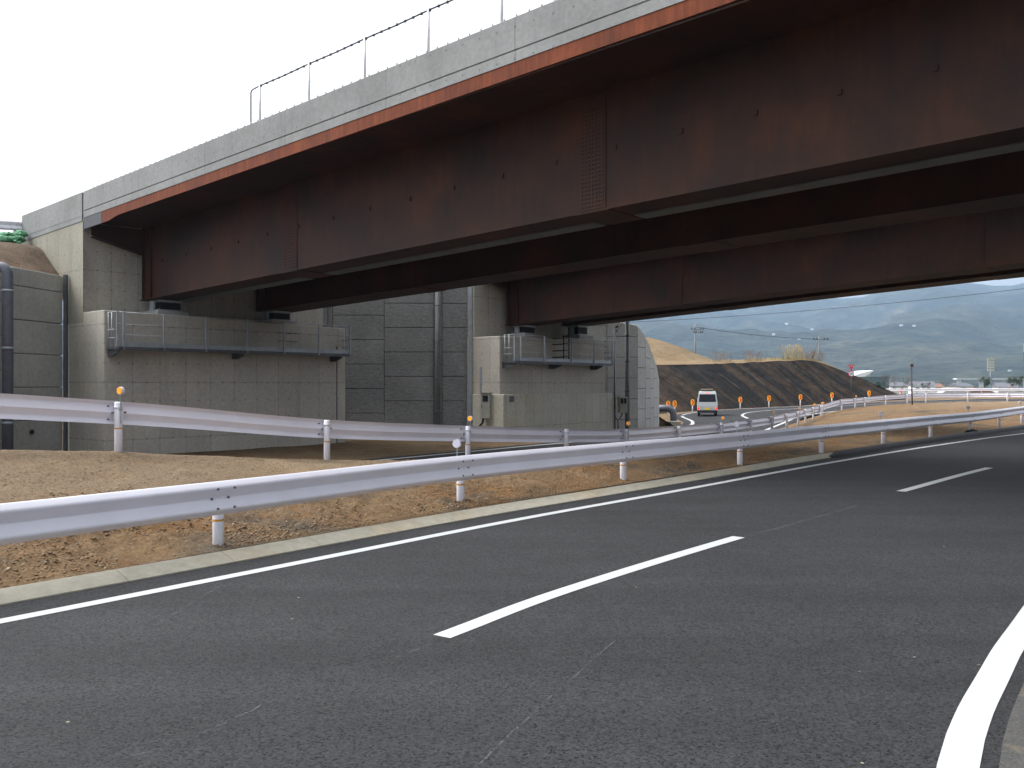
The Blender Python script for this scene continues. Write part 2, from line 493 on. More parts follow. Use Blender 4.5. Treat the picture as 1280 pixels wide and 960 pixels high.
# ------------------------------------------------------------------ the main road
L0 = [(-18, -12), (-11.6, -3.6), (-6.9, 2.55), (-3.77, 6.53), (-2.39, 8.29), (0, 11.35), (2.6, 14.4), (7.32, 20), (12.4, 25.6), (18.06, 31.3), (26, 38.3), (36, 46), (50, 55)]
R0 = [(-9, -12), (-3.6, -5), (.6, 1.4), (2.03, 4.04), (2.94, 5.39), (3.63, 6.32), (4.95, 8.0), (8.5, 12.2), (12.6, 16.6), (19, 22.6), (28, 30), (40, 38), (54, 46)]
C0 = [(-.487, 6.14), (.517, 7.6), (2.61, 10.16), (6.34, 14.45), (10.1, 18.66), (14.4, 23), (20, 28.4), (28, 35)]
NR = 420
Ls = resample(catmull(L0, .3), NR); Rs = resample(catmull(R0, .3), NR)
strip('road', offset(Ls, -.95), offset(Rs, 3.4), 'asphalt', 0.0, 14)
tag(strip('road_marking', offset(Ls, -.07), offset(Ls, .07), 'road_paint', .004))
tag(strip('road_marking', offset(Rs, -.085), offset(Rs, .085), 'road_paint', .004))
sh = resample(catmull(R0, .3), NR)
strip('road_shoulder', offset(sh, .16), offset(sh, 3.4), 'asphalt_dusty', .003, 6)
Cs = catmull(C0, .05)
cl = np.concatenate([[0], np.cumsum(np.linalg.norm(np.diff(Cs, axis=0), axis=1))])


def on_centre(a, b, n):
    q = np.linspace(a, b, n); return np.stack([np.interp(q, cl, Cs[:, i]) for i in range(2)], 1)


for a, b in ((0, 5.05), (10.75, 16.2), (22, 27), (32.5, 37.5)):
    p = on_centre(a, b, 16); strip('road_marking', offset(p, -.075), offset(p, .075), 'road_paint', .004)


def chalk(pixels, w):
    p = np.array([[(x - 640) * d / F, d] for x, y in pixels for d in [EYE * F / (y - HOR)]])
    p = resample(p, 12); p[:, :2] += np.array([[random.uniform(-.012, .012), 0] for _ in p])
    strip('road_scratch', offset(p, -w / 2), offset(p, w / 2), 'chalk', .006)


for px, w in (([(508, 790), (540, 796), (600, 803)], .010), ([(474, 830), (540, 806)], .014), ([(935, 671), (1000, 653), (1082, 630)], .035), ([(598, 957), (680, 880), (770, 800)], .012),
              ([(250, 918), (380, 860)], .012), ([(200, 778), (275, 733)], .015), ([(150, 950), (230, 930)], .01)): chalk(px, w)

# kerb: flat concrete edge of cast blocks, then a black asphalt kerb further on
kp = resample(offset(catmull([(-11.6, -3.6), (-6.9, 2.55), (-3.77, 6.53), (-2.39, 8.29), (0, 11.35), (2.6, 14.4), (7.32, 20), (8.6, 21.4)], .3), -.5), 120)
nrm = normals2(kp)
k = MB()
for a in range(0, 119):
    P = [(kp[a], nrm[a]), (kp[a + 1], nrm[a + 1])]
    s0 = 0.006 if a % 4 == 0 else 0
    rows = []
    for q, n in P:
        d = np.array([-n[1], n[0]]) * (s0 if q is P[0][0] else -0)
        rows.append([k.b.verts.new((q[0] + d[0] - n[0] * o, q[1] + d[1] - n[1] * o, z)) for o, z in ((0, -.05), (0, .012), (.05, .03), (.235, .085), (.25, .08), (.25, -.05))])
    for j in range(5): k.face((rows[0][j], rows[1][j], rows[1][j + 1], rows[0][j + 1]))
    if a % 4 == 0: k.face(rows[0])
tag(k.build('kerb', 'kerb_concrete'), kind='structure')
bk = catmull([(7.55, 21.05, 0), (10.75, 24.75, 0), (13.6, 27.9, 0), (16.55, 31.05, 0), (19.5, 34.3, 0), (22.4, 37.6, 0), (26, 41.6, 0), (32, 47.5, 0)], .5)
bn = normals2(bk); k = MB(); rows = []
for i, q in enumerate(bk):
    e = .35 + .65 * smooth(i / 1.0) if i < 2 else 1
    rows.append([k.b.verts.new((q[0] + bn[i][0] * o * e, q[1] + bn[i][1] * o * e, z * e)) for o, z in ((.14, -.02), (.13, .06), (.08, .125), (-.06, .13), (-.13, .09), (-.15, -.02))])
for A, B in zip(rows, rows[1:]):
    for j in range(5): k.face((A[j], A[j + 1], B[j + 1], B[j]), True)
k.face(rows[0]); tag(k.build('kerb', 'black_kerb'), kind='structure')
k = MB(); p = at(1215, 544, 30.6); k.blob((p.x, p.y, .09), .16, 2, .5, (1.2, 1, .7), 4)
tag(k.build('rubber_block', 'rubber'), 'black rubber lump lying against the far dark kerb', 'block')

# ------------------------------------------------------------------ the ramp road
LL = [(-14, 11.5), (-8, 20), (-2, 28), (.7, 31.6), (4, 36), (9.0, 46.9), (11.3, 55.5), (12.5, 65), (13.8, 70.5), (17, 76), (24, 80.8), (31, 83.6), (38, 85), (48, 84), (62, 80)]
RR = [(-10, 9.5), (-7.2, 14.2), (-4.6, 17.4), (-2.1, 20.4), (2.0, 26), (6.2, 32.6), (10.1, 39.6), (13.5, 46.9), (17.0, 54.8), (19.4, 60.2), (22.6, 65.5), (27, 70.8), (32, 74.6), (38, 75.6), (48, 74), (62, 70)]
NP = 110
La, Ra = resample(catmull(LL, .5), NP), resample(catmull(RR, .5), NP)
ZR = lambda x, y: zlow(x) + .05
strip('ramp_road', offset(La, -.55), offset(Ra, .55), 'asphalt', across=8, zf=ZR)
ZM = lambda x, y: zlow(x) + .056
strip('road_marking', offset(La, -.1), offset(La, .1), 'road_paint', zf=ZM)
strip('road_marking', offset(Ra, -.1), offset(Ra, .1), 'road_paint', zf=ZM)
mid = resample(catmull([(16.0, 60.2), (17.0, 65.5), (19.0, 70.6), (23, 75), (29, 78.8), (36, 80.4), (46, 79.6)], .5), 60)
strip('road_marking', offset(mid, -.1), offset(mid, .1), 'road_paint', zf=ZM)

# ------------------------------------------------------------------ verge between the two guard rails
K0 = [(-12.6, -3.2), (-9.2, 1.3), (-6.4, 4.75), (-4.55, 7.15), (-2.95, 9.25), (-.35, 12.55), (3.7, 17.4), (7.15, 21.4), (12.9, 27.9), (18.6, 34.1), (23, 39), (25.5, 41.6), (29, 45.2), (34, 50), (40, 55)]
K0 = [(x + .14, y - .12) for x, y in K0]
T0 = [(-16.5, 2, 1.2), (-13.2, 5.3, 1.2), (-10.6, 7.6, 1.15), (-8.4, 10.1, 1.02), (-5.9, 13.3, .73), (-3.42, 16.4, .34), (-.96, 19.3, .09), (2.3, 23.6, -.19), (7.5, 31.8, -.36), (13.2, 42.6, -.42), (18.2, 53.6, -.4), (22.5, 61.2, -.1), (30, 71, .1), (37.6, 73, .27), (43, 70, .3)]
NS, NT_ = 460, 84
Kc, Tc = catmull(K0, .3), catmull(T0, .3)
# resample both between matching control points so the ruled lines stay aligned


def piecewise(ctrl, n_each):
    dense = []
    for i in range(len(ctrl) - 1):
        P = [np.array(ctrl[max(0, min(len(ctrl) - 1, i + j))], float) for j in (-1, 0, 1, 2)]
        a, b, c, d = P
        for k_ in range(n_each[i]):
            x = k_ / n_each[i]
            dense.append(.5 * (2 * b + (c - a) * x + (2 * a - 5 * b + 4 * c - d) * x * x + (3 * b - a - 3 * c + d) * x ** 3))
    dense.append(np.array(ctrl[-1], float)); return np.array(dense)


ne = [8, 12, 34, 56, 64, 74, 64, 40, 40, 26, 16, 14, 14, 12]
Kp, Tp = piecewise(K0, ne), piecewise(T0, ne)
tt = list(np.linspace(0, 1, NT_)); ext = [.25, .6, 1.0, 1.5, 2.1, 2.8]
verts = []; nrow = NT_ + len(ext)


def berm_noise(x, y, amp=1):
    v = Vector((x, y, 0))
    return amp * (.06 * noise.fractal(v * .9, 1, 2, 3) + .016 * noise.fractal(v * 4.5 + Vector((5, 2, 0)), .9, 2, 3) + .012 * noise.fractal(v * 14 + Vector((1, 7, 0)), .8, 2, 3)) * 1.0


for i in range(len(Kp)):
    kx, ky = Kp[i]; tx, ty, tz = Tp[i]; w = math.hypot(tx - kx, ty - ky); dx, dy = (tx - kx) / w, (ty - ky) / w
    for f in tt:
        x, y = kx + (tx - kx) * f, ky + (ty - ky) * f
        g = f ** 1.05 if tz > .3 else f
        bulge = .16 * math.sin(math.pi * f) * (1 if tz < .5 else .35)
        if ky > 30: bulge = .26 * math.sin(math.pi * f)
        edge = smooth(f * w / .5); rail = 1 - .7 * smooth((f - .9) / .1)
        lowf = smooth((.55 - f) / .3) if ky < 30 else .3
        z = .055 + (tz - .055) * g + (bulge + berm_noise(x, y) + lowf * .034 * noise.fractal(Vector((x * 7, y * 7, 3)), .7, 2, 4)) * edge * rail + (1 - edge) * .01
        verts.append((x, y, z))
    for e in ext:
        x, y = tx + dx * e, ty + dy * e; zl = zlow(x) - .1
        verts.append((x, y, tz + (zl - tz) * smooth(e / 2.4) + berm_noise(x, y, .3)))
vg = rawmesh('verge', verts, gridfaces(len(Kp), nrow), 'berm_soil')
if vg.data.polygons[0].normal.z < 0: vg.data.flip_normals()
vg['kind'] = 'structure'
VV = np.array(verts).reshape(len(Kp), nrow, 3)

# loose stones and clods lying on the verge
for nm, mt, cnt, rmin, rmax in (('gravel', 'stone_pale', 3800, .006, .02), ('dirt_clods', 'clod_soil', 8000, .006, .024)):
    g = MB()
    tmpv = []
    for q in range(cnt):
        i = int(random.triangular(20, 330, 110)); j = int(random.uniform(1, NT_ - 1)) if nm == 'gravel' else int(1 + (NT_ * .5) * random.random() ** 1.3)
        p = VV[i, j] + (VV[i + 1, j + 1] - VV[i, j]) * random.random()
        r = rmin * (rmax / rmin) ** (random.random() ** 1.8)
        if noise.noise(Vector((p[0] * 1.3, p[1] * 1.3, 3 + len(nm)))) < -.12: continue
        tmp = bmesh.new(); bmesh.ops.create_icosphere(tmp, subdivisions=1, radius=r)
        for v in tmp.verts: v.co *= random.uniform(.65, 1.2)
        g.merge(tmp, Matrix.Translation(Vector(p) + Vector((0, 0, r * .25))) @ Matrix.Rotation(random.random() * 6, 4, 'Z') @ Matrix.Diagonal((1.2, .9, .65, 1)))
    o = g.build(nm, mt, fix=False); o['kind'] = 'stuff'

# ------------------------------------------------------------------ the ground sheet
TH = R(-40.5); EU = (math.cos(TH), math.sin(TH)); EV = (-math.sin(TH), math.cos(TH))
O1 = Vector((-13.63, 28.2, 0)); O2 = Vector((-1.59, 36.94, 0))
def_line = np.array(K0 + [(54, 66)]); tline = np.array([p[:2] for p in T0] + [(60, 60)])


def side(poly, x, y):
    """> 0 left of the polyline, metres"""
    best = None
    for a, b in zip(poly, poly[1:]):
        d = b - a; L = np.hypot(*d); s = max(0, min(1, ((x - a[0]) * d[0] + (y - a[1]) * d[1]) / L / L)); c = a + d * s; r = math.hypot(x - c[0], y - c[1])
        sg = d[0] * (y - a[1]) - d[1] * (x - a[0])
        if best is None or r < best[0]: best = (r, 1 if sg > 0 else -1)
    return best[0] * best[1]


def zground(x, y):
    far = smooth((math.hypot(x, y - 60) - 75) / 120)
    if -70 < x < 90 and -40 < y < 130:
        k_ = side(def_line, x, y)
        if k_ < -.3:
            z = -.09
        else:
            tl = side(tline, x, y)
            z = zlow(x) - .02 if tl > 2.2 else min(zlow(x), -.1) - .35
        u = (x - O1.x) * EU[0] + (y - O1.y) * EU[1]; v = (x - O1.x) * EV[0] + (y - O1.y) * EV[1]
        if -6 < v < 34: z += 4.3 * smooth((u - 35.5) / 6) * smooth((v + 6) / 4) * smooth((34 - v) / 4)
        z += .05 * noise.noise(Vector((x * .8, y * .8, 0)))* (1 if z < -.2 else 0)
    else:
        z = zlow(x) - .1
    return z * (1 - far) + (-6 + 5 * smooth((y - 900) / 900)) * far


ax = [-6000, -3000, -1200, -500, -220, -120, -80, -60] + list(np.arange(-50, 71, 1.0)) + [76, 84, 95, 120, 180, 300, 600, 1500, 3000, 6000]
ay = [-3000, -800, -200, -80, -40] + list(np.arange(-30, 121, 1.0)) + [126, 134, 146, 165, 200, 260, 350, 500, 800, 1200, 2000, 3500, 6500]
verts = [(x, y, zground(x, y)) for x in ax for y in ay]
gr = rawmesh('ground', verts, gridfaces(len(ax), len(ay)), ['yard_soil', 'valley_soil'])
if gr.data.polygons[0].normal.z < 0: gr.data.flip_normals()
for p in gr.data.polygons:
    c = p.center
    if math.hypot(c.x, c.y - 50) > 105: p.material_index = 1
gr['kind'] = 'structure'

# ------------------------------------------------------------------ dark netted embankment and the spoil heap behind it
EB = [(9.2, 50), (10.0, 60), (11.2, 69), (12.5, 73.6), (14.6, 77.2), (19.8, 81), (25, 84.3), (31, 87.4), (36, 89.6), (40.6, 91.5)]
ET = [(2.5, 52, 3.6), (4, 62, 3.6), (6.5, 72, 3.55), (8.6, 78, 3.5), (11.5, 82.2, 3.5), (17.3, 86.2, 3.65), (23, 89.3, 3.85), (29, 92.2, 4.15), (33.0, 93.6, 3.85), (41.0, 92.4, .35)]
n = [8] * 9
Eb = piecewise(EB, n); Et = piecewise(ET, n)
verts = []; uvs = []; sacc = 0
for i in range(len(Eb)):
    if i: sacc += math.hypot(*(Eb[i] - Eb[i - 1]))
    for j in range(15):
        f = j / 14; x, y = Eb[i] * (1 - f) + Et[i][:2] * f; zb = zlow(Eb[i][0]) - .05
        z = zb + (Et[i][2] - zb) * (f * .92 + .08 * math.sin(f * math.pi / 2)) + .13 * noise.fractal(Vector((x * .6, y * .6, 9)), .8, 2, 5) * (.3 + f)
        verts.append((x, y, z)); uvs.append((sacc, f * 6.5))
em = rawmesh('embankment', verts, gridfaces(len(Eb), 15), 'netted_slope', uvs)
if em.data.polygons[0].normal.z < 0: em.data.flip_normals()
em['kind'] = 'structure'
verts = []; NB = 26
for i in range(len(Et)):
    tx, ty, tz = Et[i]
    e = smooth((len(Et) - 1 - i) / 10)
    bx = tx * 1.0 - 3 + 9 * (i / len(Et)); by = 122
    for j in range(NB):
        f = j / (NB - 1); x = tx + (bx - tx) * f; y = ty + (by - ty) * f
        lip = .42 * smooth(f * (by - ty) / 2.6) * e
        z = tz + lip - (tz - 0) * smooth((f - .45) / .5) * 1.0
        m = math.hypot((x - 12.8) / 10.6, (y - 102) / 12)
        mz = 3.4 * max(0, math.cos(min(1, m) * math.pi / 2)) ** 1.15
        z += mz * e + .07 * noise.fractal(Vector((x * .7, y * .7, 2)), 1, 2, 4) * (1 if f > .02 else 0)
        verts.append((x, y, z))
pl = rawmesh('terrain', verts, gridfaces(len(Et), NB), 'heap_soil')
if pl.data.polygons[0].normal.z < 0: pl.data.flip_normals()
pl['kind'] = 'structure'

# dry reeds and weeds along the top of the embankment
def tuft(x, y, z, n, h, spread, mats, name, label, plume=True):
    b = MB()
    for q in range(n):
        a = random.random() * 6.28; r = random.random() ** .5 * spread; hh = h * random.uniform(.55, 1.1)
        p = Vector((x + r * math.cos(a), y + r * math.sin(a), z - .05)); lean = Vector((random.gauss(0, .16), random.gauss(0, .16), 1)) * hh
        pts = [p, p + lean * .5, p + lean + Vector((lean.x * .6, 0, -.08 * hh))]
        b.mi = 1 if random.random() < .25 else 0
        b.tube(pts, [.011, .009, .003], 4, False)
        if plume and random.random() < .6:
            b.mi = 0; b.tube([pts[2] - Vector((0, 0, .12)), pts[2] + Vector((.05, 0, .16)), pts[2] + Vector((.12, 0, .3))], [.006, .024, .004], 5, False)
    return tag(b.build(name, mats, fix=False), label, 'plant')


tuft(29.6, 93.3, 4.35, 150, 1.4, 1.1, ['reed', 'grass_green'], 'reed_clump', 'largest clump of dry tan reeds on the embankment brow')
tuft(31.8, 94.1, 4.2, 110, .9, 1.3, ['reed_brown', 'grass_green'], 'reed_clump', 'brownish reeds and green weeds nearest the lone timber pole on the embankment')
tuft(24.8, 91.0, 4.1, 70, 1.0, 1.1, ['reed_brown', 'reed'], 'reed_clump', 'sparse pinkish reeds in the middle of the embankment top')
tuft(21.2, 89.4, 4.0, 55, .9, 1.1, ['reed_brown', 'reed'], 'reed_clump', 'thin reeds on the embankment nearest the sandy heap')
tuft(27.2, 92.0, 4.3, 70, .35, 1.6, ['grass_green', 'reed'], 'weed_patch', 'low green weeds between two reed clumps on the embankment', False)['kind'] = 'stuff'

# ------------------------------------------------------------------ mountains
RX = [-1.2, -.6, -.2, 0, .15, .3, .378, .397, .415, .44, .46, .487, .505, .523, .545, .565, .586, .62, .7, .85, 1.1]
RY = [430, 405, 385, 378, 374, 371, 373, 371.5, 363, 354, 351, 351, 353, 355, 358, 357, 352, 346, 352, 370, 400]
aa = np.linspace(-1.1, 1.05, 300); dd = np.linspace(900, 4600, 70); verts = []
for a in aa:
    ry = float(np.interp(a, RX, RY)); H = (HOR - ry) / F
    for d in dd:
        k_ = min(1, max(0, (d - 950) / 2850)); x = a * d
        v = Vector((x * .0011, d * .0011, .3)); rd = 1 - abs(noise.fractal(v, 1, 2, 5)) * 1.6
        base = H * 3800 * (k_ ** 1.25)
        z = base + (rd - .7) * 130 * math.sin(math.pi * min(1, k_)) * (.35 + k_) + 10 * noise.fractal(v * 9, 1, 2, 4) * k_
        z = min(z, H * d * .985 + 1.75) if k_ < .97 else H * d + EYE + 5 * noise.fractal(v * 14, 1, 2, 3)
        if d > 3900: z -= (d - 3900) * .35
        verts.append((x, d, max(z, -12) - 5 * (1 - k_)))
mo = rawmesh('mountain', verts, gridfaces(len(aa), len(dd)), 'wooded_hill')
if mo.data.polygons[0].normal.z < 0: mo.data.flip_normals()
mo['kind'] = 'structure'
MV = np.array(verts).reshape(len(aa), len(dd), 3)


def hill_at(px, py):
    """first point of the mountain along the ray of a photo pixel"""
    i = int(np.argmin(abs(aa - (px - 640) / F)))
    for j in range(len(dd)):
        v = MV[i, j]
        if v[2] >= EYE + (HOR - py) * v[1] / F: return Vector(v)
    return Vector(MV[i, -10])


# ------------------------------------------------------------------ guard rails
PROF = [(.000, .173), (.004, .1725), (.012, .166), (.050, .128), (.057, .119), (.060, .107), (.058, .097), (.052, .087), (.012, .014), (.007, .006), (.005, 0)]
PROF = PROF + [(o_, -h_) for o_, h_ in PROF[-2::-1]]
POST_ME = {}


def guardrail(name, label, pts, sgn, posts=None, reflect=None, rcol='reflector_orange', post_front=False, r=.057, zc=.58, group=None, bolts=True, rdir=1, rface=None):
    root = empty(name, pts[0]); tag(root, label, 'guardrail', group)
    inv = Matrix.Translation(-Vector(pts[0]))
    line = catmull([np.array(p) for p in pts], .5); line = resample(line, step=.5); nn = normals2(line) * sgn
    b = MB(); rows = []
    for i, q in enumerate(line):
        row = []
        for th in (0, -.005):
            for o_, h_ in (PROF if th == 0 else PROF[::-1]):
                d = .075 + o_ + th; row.append(b.b.verts.new(inv @ Vector((q[0] + nn[i][0] * d, q[1] + nn[i][1] * d, q[2] + zc + h_ + (.0 if th == 0 else 0)))))
        rows.append(row)
    m = len(rows[0])
    for A, B in zip(rows, rows[1:]):
        for j in range(m): b.face((A[j], A[(j + 1) % m], B[(j + 1) % m], B[j]), True)
    b.face(rows[0]); b.face(rows[-1])
    P = [np.array(p) for p in pts]
    PN = normals2(np.array(P)) * sgn
    beam_fix = b
    bmesh.ops.recalc_face_normals(b.b, faces=b.b.faces[:])
    if bolts:
        b.mi = 1
        for p, nv in zip(P, PN):
            tg = np.array([-nv[1], nv[0]])
            for dx in (-.1, .1):
                for hz, o_ in ((.10, .062), (0, .012), (-.10, .062)):
                    dx2 = dx - (.04 if hz == 0 else 0)
                    c = Vector((p[0] + nv[0] * (.075 + o_) + tg[0] * dx2, p[1] + nv[1] * (.075 + o_) + tg[1] * dx2, p[2] + zc + hz))
                    b.disc(inv @ c, (nv[0], nv[1], 0), .0135, .018, 8)
                    if post_front: b.disc(inv @ (c - Vector((nv[0], nv[1], 0)) * .02), (nv[0], nv[1], 0), .0145, .045, 8)
    b.build('beam', ['guardrail_paint', 'bolt_steel'], root, fix=False)
    key = (r, post_front)
    first = None
    for i, (p, nv) in enumerate(zip(P, PN)):
        if posts is not None and i not in posts: continue
        if key not in POST_ME:
            k_ = MB(); top = .74 if post_front else .70
            k_.tube([(0, 0, -.35), (0, 0, top - .015), (0, 0, top)], [r, r, r * .82], 20)
            k_.box((.02, -.035, zc - .1), (.086, .035, zc + .1))
            if post_front: k_.tube([(0, 0, top - .1), (0, 0, top - .06)], r + .008, 20)
            ob = k_.build('post', 'post_paint', root)
            bd = MB(); bd.tube([(0, 0, .335), (0, 0, .355)], r + .0025, 20, False); bo = bd.build('band', 'band_orange', ob)
            POST_ME[key] = (ob.data, bo.data)
        else:
            ob = bpy.data.objects.new('post', POST_ME[key][0]); COL.objects.link(ob); ob.parent = root
            bo = bpy.data.objects.new('band', POST_ME[key][1]); COL.objects.link(bo); bo.parent = ob
        ob.location = inv @ Vector(p); ob.rotation_euler = (0, 0, math.atan2(nv[1], nv[0]))
    for i in (reflect or []):
        p = P[i]; nv = PN[i]; tg = np.array([-nv[1], nv[0]]) * rdir
        base = inv @ Vector(p) - Vector((nv[0], nv[1], 0)) * (r + .012)
        k_ = MB(); top = .88
        k_.bar(base + Vector((0, 0, .42)), base + Vector((0, 0, top)), .03, .008)
        k_.bar(base + Vector((0, 0, .62)), inv @ Vector(p) + Vector((0, 0, .62)), .04, .03)
        st = k_.build('delineator', 'galvanised', root)
        dirn = Vector((tg[0], tg[1], 0)) if rface is None else Vector((*rface, 0)).normalized()
        c = base + Vector((0, 0, top + .03))
        k_ = MB(); k_.disc(c, dirn, .058, .05, 20); k_.mi = 1; k_.disc(c + dirn * .028, dirn, .05, .008, 20)
        k_.build('reflector', ['reflector_white', rcol], st)
    return root


GF = [(-9.3, 1.9, 0), (-7.3, 3.75, 0), (-5.3, 6.15, 0), (-3.04, 9.18, 0), (-.72, 12.44, 0), (1.93, 15.4, 0), (4.75, 18.5, 0), (7.6, 21.8, 0), (10.5, 25.1, 0), (13.4, 28.4, .0), (16.3, 31.55, .0), (19.1, 34.8, .02), (21.9, 38.1, .05), (24.8, 41.5, .06), (28, 44.8, .06), (31.6, 47.8, .06)]
guardrail('guardrail', 'white double-ridged guardrail running beside the main road kerb, nearest the camera', GF, 1, reflect=[4, 6, 8, 10, 12], rcol='reflector_white', rdir=-1, rface=(-.25, -1))
G2 = [(-13.2, 4.9, 1.2), (-10.9, 7.3, 1.15), (-8.4, 10.1, 1.03), (-5.9, 13.3, .74), (-3.42, 16.4, .34), (-.957, 19.3, .09), (1.36, 22.2, -.12), (3.22, 25, -.27), (5.35, 28.4, -.34), (7.5, 31.8, -.38), (9.5, 35.3, -.4), (11.4, 38.9, -.42), (13.2, 42.6, -.43), (14.9, 46.2, -.43), (16.5, 49.9, -.42), (18.2, 53.6, -.4), (19.7, 56.6, -.37)]
guardrail('guardrail', 'white guardrail on the soil bank before the abutments, its posts on the near side', G2, -1, reflect=[3, 5, 7, 9, 11, 13, 15, 16], post_front=True, rface=(-.45, -.9))
G3 = [(19.9, 56.9, -.36), (22.9, 61.6, -.08), (25.3, 65.4, -.05), (27.3, 68.6, -.03), (30, 71.2, .08), (32.4, 72.7, .18), (34.3, 73.5, .23), (37.6, 73.2, .27), (40.1, 71.8, .3), (43, 69.8, .3), (46.5, 67, .3)]
guardrail('guardrail', 'white guardrail curving round the far end of the bare soil island', G3, -1, reflect=[0, 2], post_front=True, rface=(-.3, -1))
G4 = [(46.8, 114, .4), (49.8, 113, .4), (52.6, 112, .42), (55.4, 111, .44), (58.2, 110, .46), (61, 109, .48), (64, 108, .5), (67, 107, .5), (70, 106, .5)]
guardrail('guardrail', 'farthest white guardrail, in front of the distant town', G4, 1, reflect=[1, 3, 5], rface=(-.3, -1))
b_, x_ = at(4, 297, 31), at(24, 297, 31.5)
g5 = guardrail('guardrail', 'short galvanised guardrail high above the green sandbags beside the bridge', [(-22.6, 28.2, 6.62), (-20.2, 29.6, 6.68), (-17.55, 31.3, 6.75), (-17.0, 31.65, 6.75)], 1, posts=[0, 1, 2])

# ------------------------------------------------------------------ abutments
def local(o, rz=TH): return dict(loc=o, rz=rz)


def abut(label, O, seat0, seat1, vw, vbw, wing_top, wing_len, body_back, plinth, base=-1.2):
    root = empty('bridge_abutment', (O.x, O.y, 0), TH); tag(root, label, 'abutment', 'concrete bridge abutments')
    b = MB()                                                        # body with the bearing seat, top falling slightly along its length
    q = [(body_back, 0), (1.45, 0), (1.45, vw), (body_back, vw)]
    lo = [b.b.verts.new((u_, v_, base)) for u_, v_ in q]; hi = [b.b.verts.new((u_, v_, seat0 + (seat1 - seat0) * v_ / vw)) for u_, v_ in q]
    b.face(hi)
    for i in range(4): b.face((lo[i], lo[(i + 1) % 4], hi[(i + 1) % 4], hi[i]))
    bmesh.ops.bevel(b.b, geom=[e for e in b.b.edges if abs(e.verts[0].co.z - e.verts[1].co.z) < .5 and e.verts[0].co.z > 1 or abs(e.verts[0].co.z - e.verts[1].co.z) > 2], offset=.025, segments=1, affect='EDGES')
    b.build('body', 'abutment_concrete', root)
    b = MB(); b.box((-.55, .02, min(seat0, seat1) - .3), (0, vbw, wing_top - .06)); b.build('backwall', 'abutment_concrete', root)
    return root


ab1 = abut('nearer concrete abutment at left with a wing wall and soil behind it', O1, 4.03, 3.9, 9.36, 9.33, 7.85, 4.8, -1.12, False)
b = MB()                                                            # wing wall along the bridge side
b.prism([(-.0, 3.7), (-.0, 6.93), (-4.8, 6.93 - .168), (-4.8, 5.8), (-3.4, 4.6), (-1.12, 4.6), (-1.12, 3.7)], 0, .45)
for v in b.b.verts: v.co.y -= .004
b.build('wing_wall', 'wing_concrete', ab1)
b = MB()
b.prism([(-.05, 6.935), (-.05, 7.85), (-4.8, 7.68), (-4.8, 6.77)], -.02, .42)
b.prism([(-.02, 7.1), (-.02, 7.18), (-4.83, 7.01), (-4.83, 6.93)], -.026, .1)
b.build('parapet', 'parapet_concrete', ab1)
for v_ in (6.42, 6.86):
    b = MB()
    for z_ in (3.0, 3.3, 3.6): b.tube([(1.42, v_ - .16, z_), (1.6, v_ - .16, z_), (1.6, v_ + .16, z_), (1.42, v_ + .16, z_)], .016, 6)
    b.build('step_iron', 'galvanised_dark', ab1)
b = MB(); b.tube([(1.455, 8.93, -.6), (1.455, 8.93, 3.2)], .02, 6); b.build('joint_strip', 'galvanised_dark', ab1)

ab2 = abut('farther concrete abutment with a pale stepped plinth and an electrical box on its side', O2, 3.70, 3.82, 7.53, 7.28, 7.9, 4, -1.2, True)
b = MB(); b.box((.05, -.15, -1.2), (1.78, 7.62, 1.33), bev=.02); b.build('plinth', 'plinth_concrete', ab2)
b = MB(); b.box((1.782, .2, 1.02), (1.80, .48, 1.25)); b.build('name_plate', 'galvanised_dark', ab2)
b = MB(); b.box((-4, 0, 3.5), (-.56, .4, 7.0)); b.build('wing_wall', 'wing_concrete', ab2)


# bearings under the girders, resting on the seats
def bearing(O, u_, v_, z0, z1, label, top_shear):
    r_ = empty('bridge_bearing', O + Vector((u_ * EU[0] + v_ * EV[0], u_ * EU[1] + v_ * EV[1], z0)), TH); tag(r_, label, 'bearing', 'bridge bearings on the abutment seats')
    h = z1 - z0
    b = MB(); b.box((-.5, -.55, 0), (.5, .55, h * .3), bev=.015); b.build('pedestal', 'concrete_plain', r_)
    b = MB(); b.box((-.36, -.42, h * .3 + .002), (.36, .42, h * .38)); b.box((-.34, -.4, h * .86), (.34, .4, h - .004)); b.build('steel_plate', 'galvanised', r_)
    b = MB()
    for i in range(4): b.box((-.3, -.36, h * (.38 + .12 * i) + .002), (.3, .36, h * (.38 + .12 * (i + 1)) - .008))
    b.build('rubber_pad', 'rubber', r_)
    b = MB()
    for s_ in (-1, 1): b.box((-.12, s_ * .47 - .04, h * .3 + .002), (.12, s_ * .47 + .04, h * .9))
    b.build('side_stopper', 'galvanised', r_)
    return r_


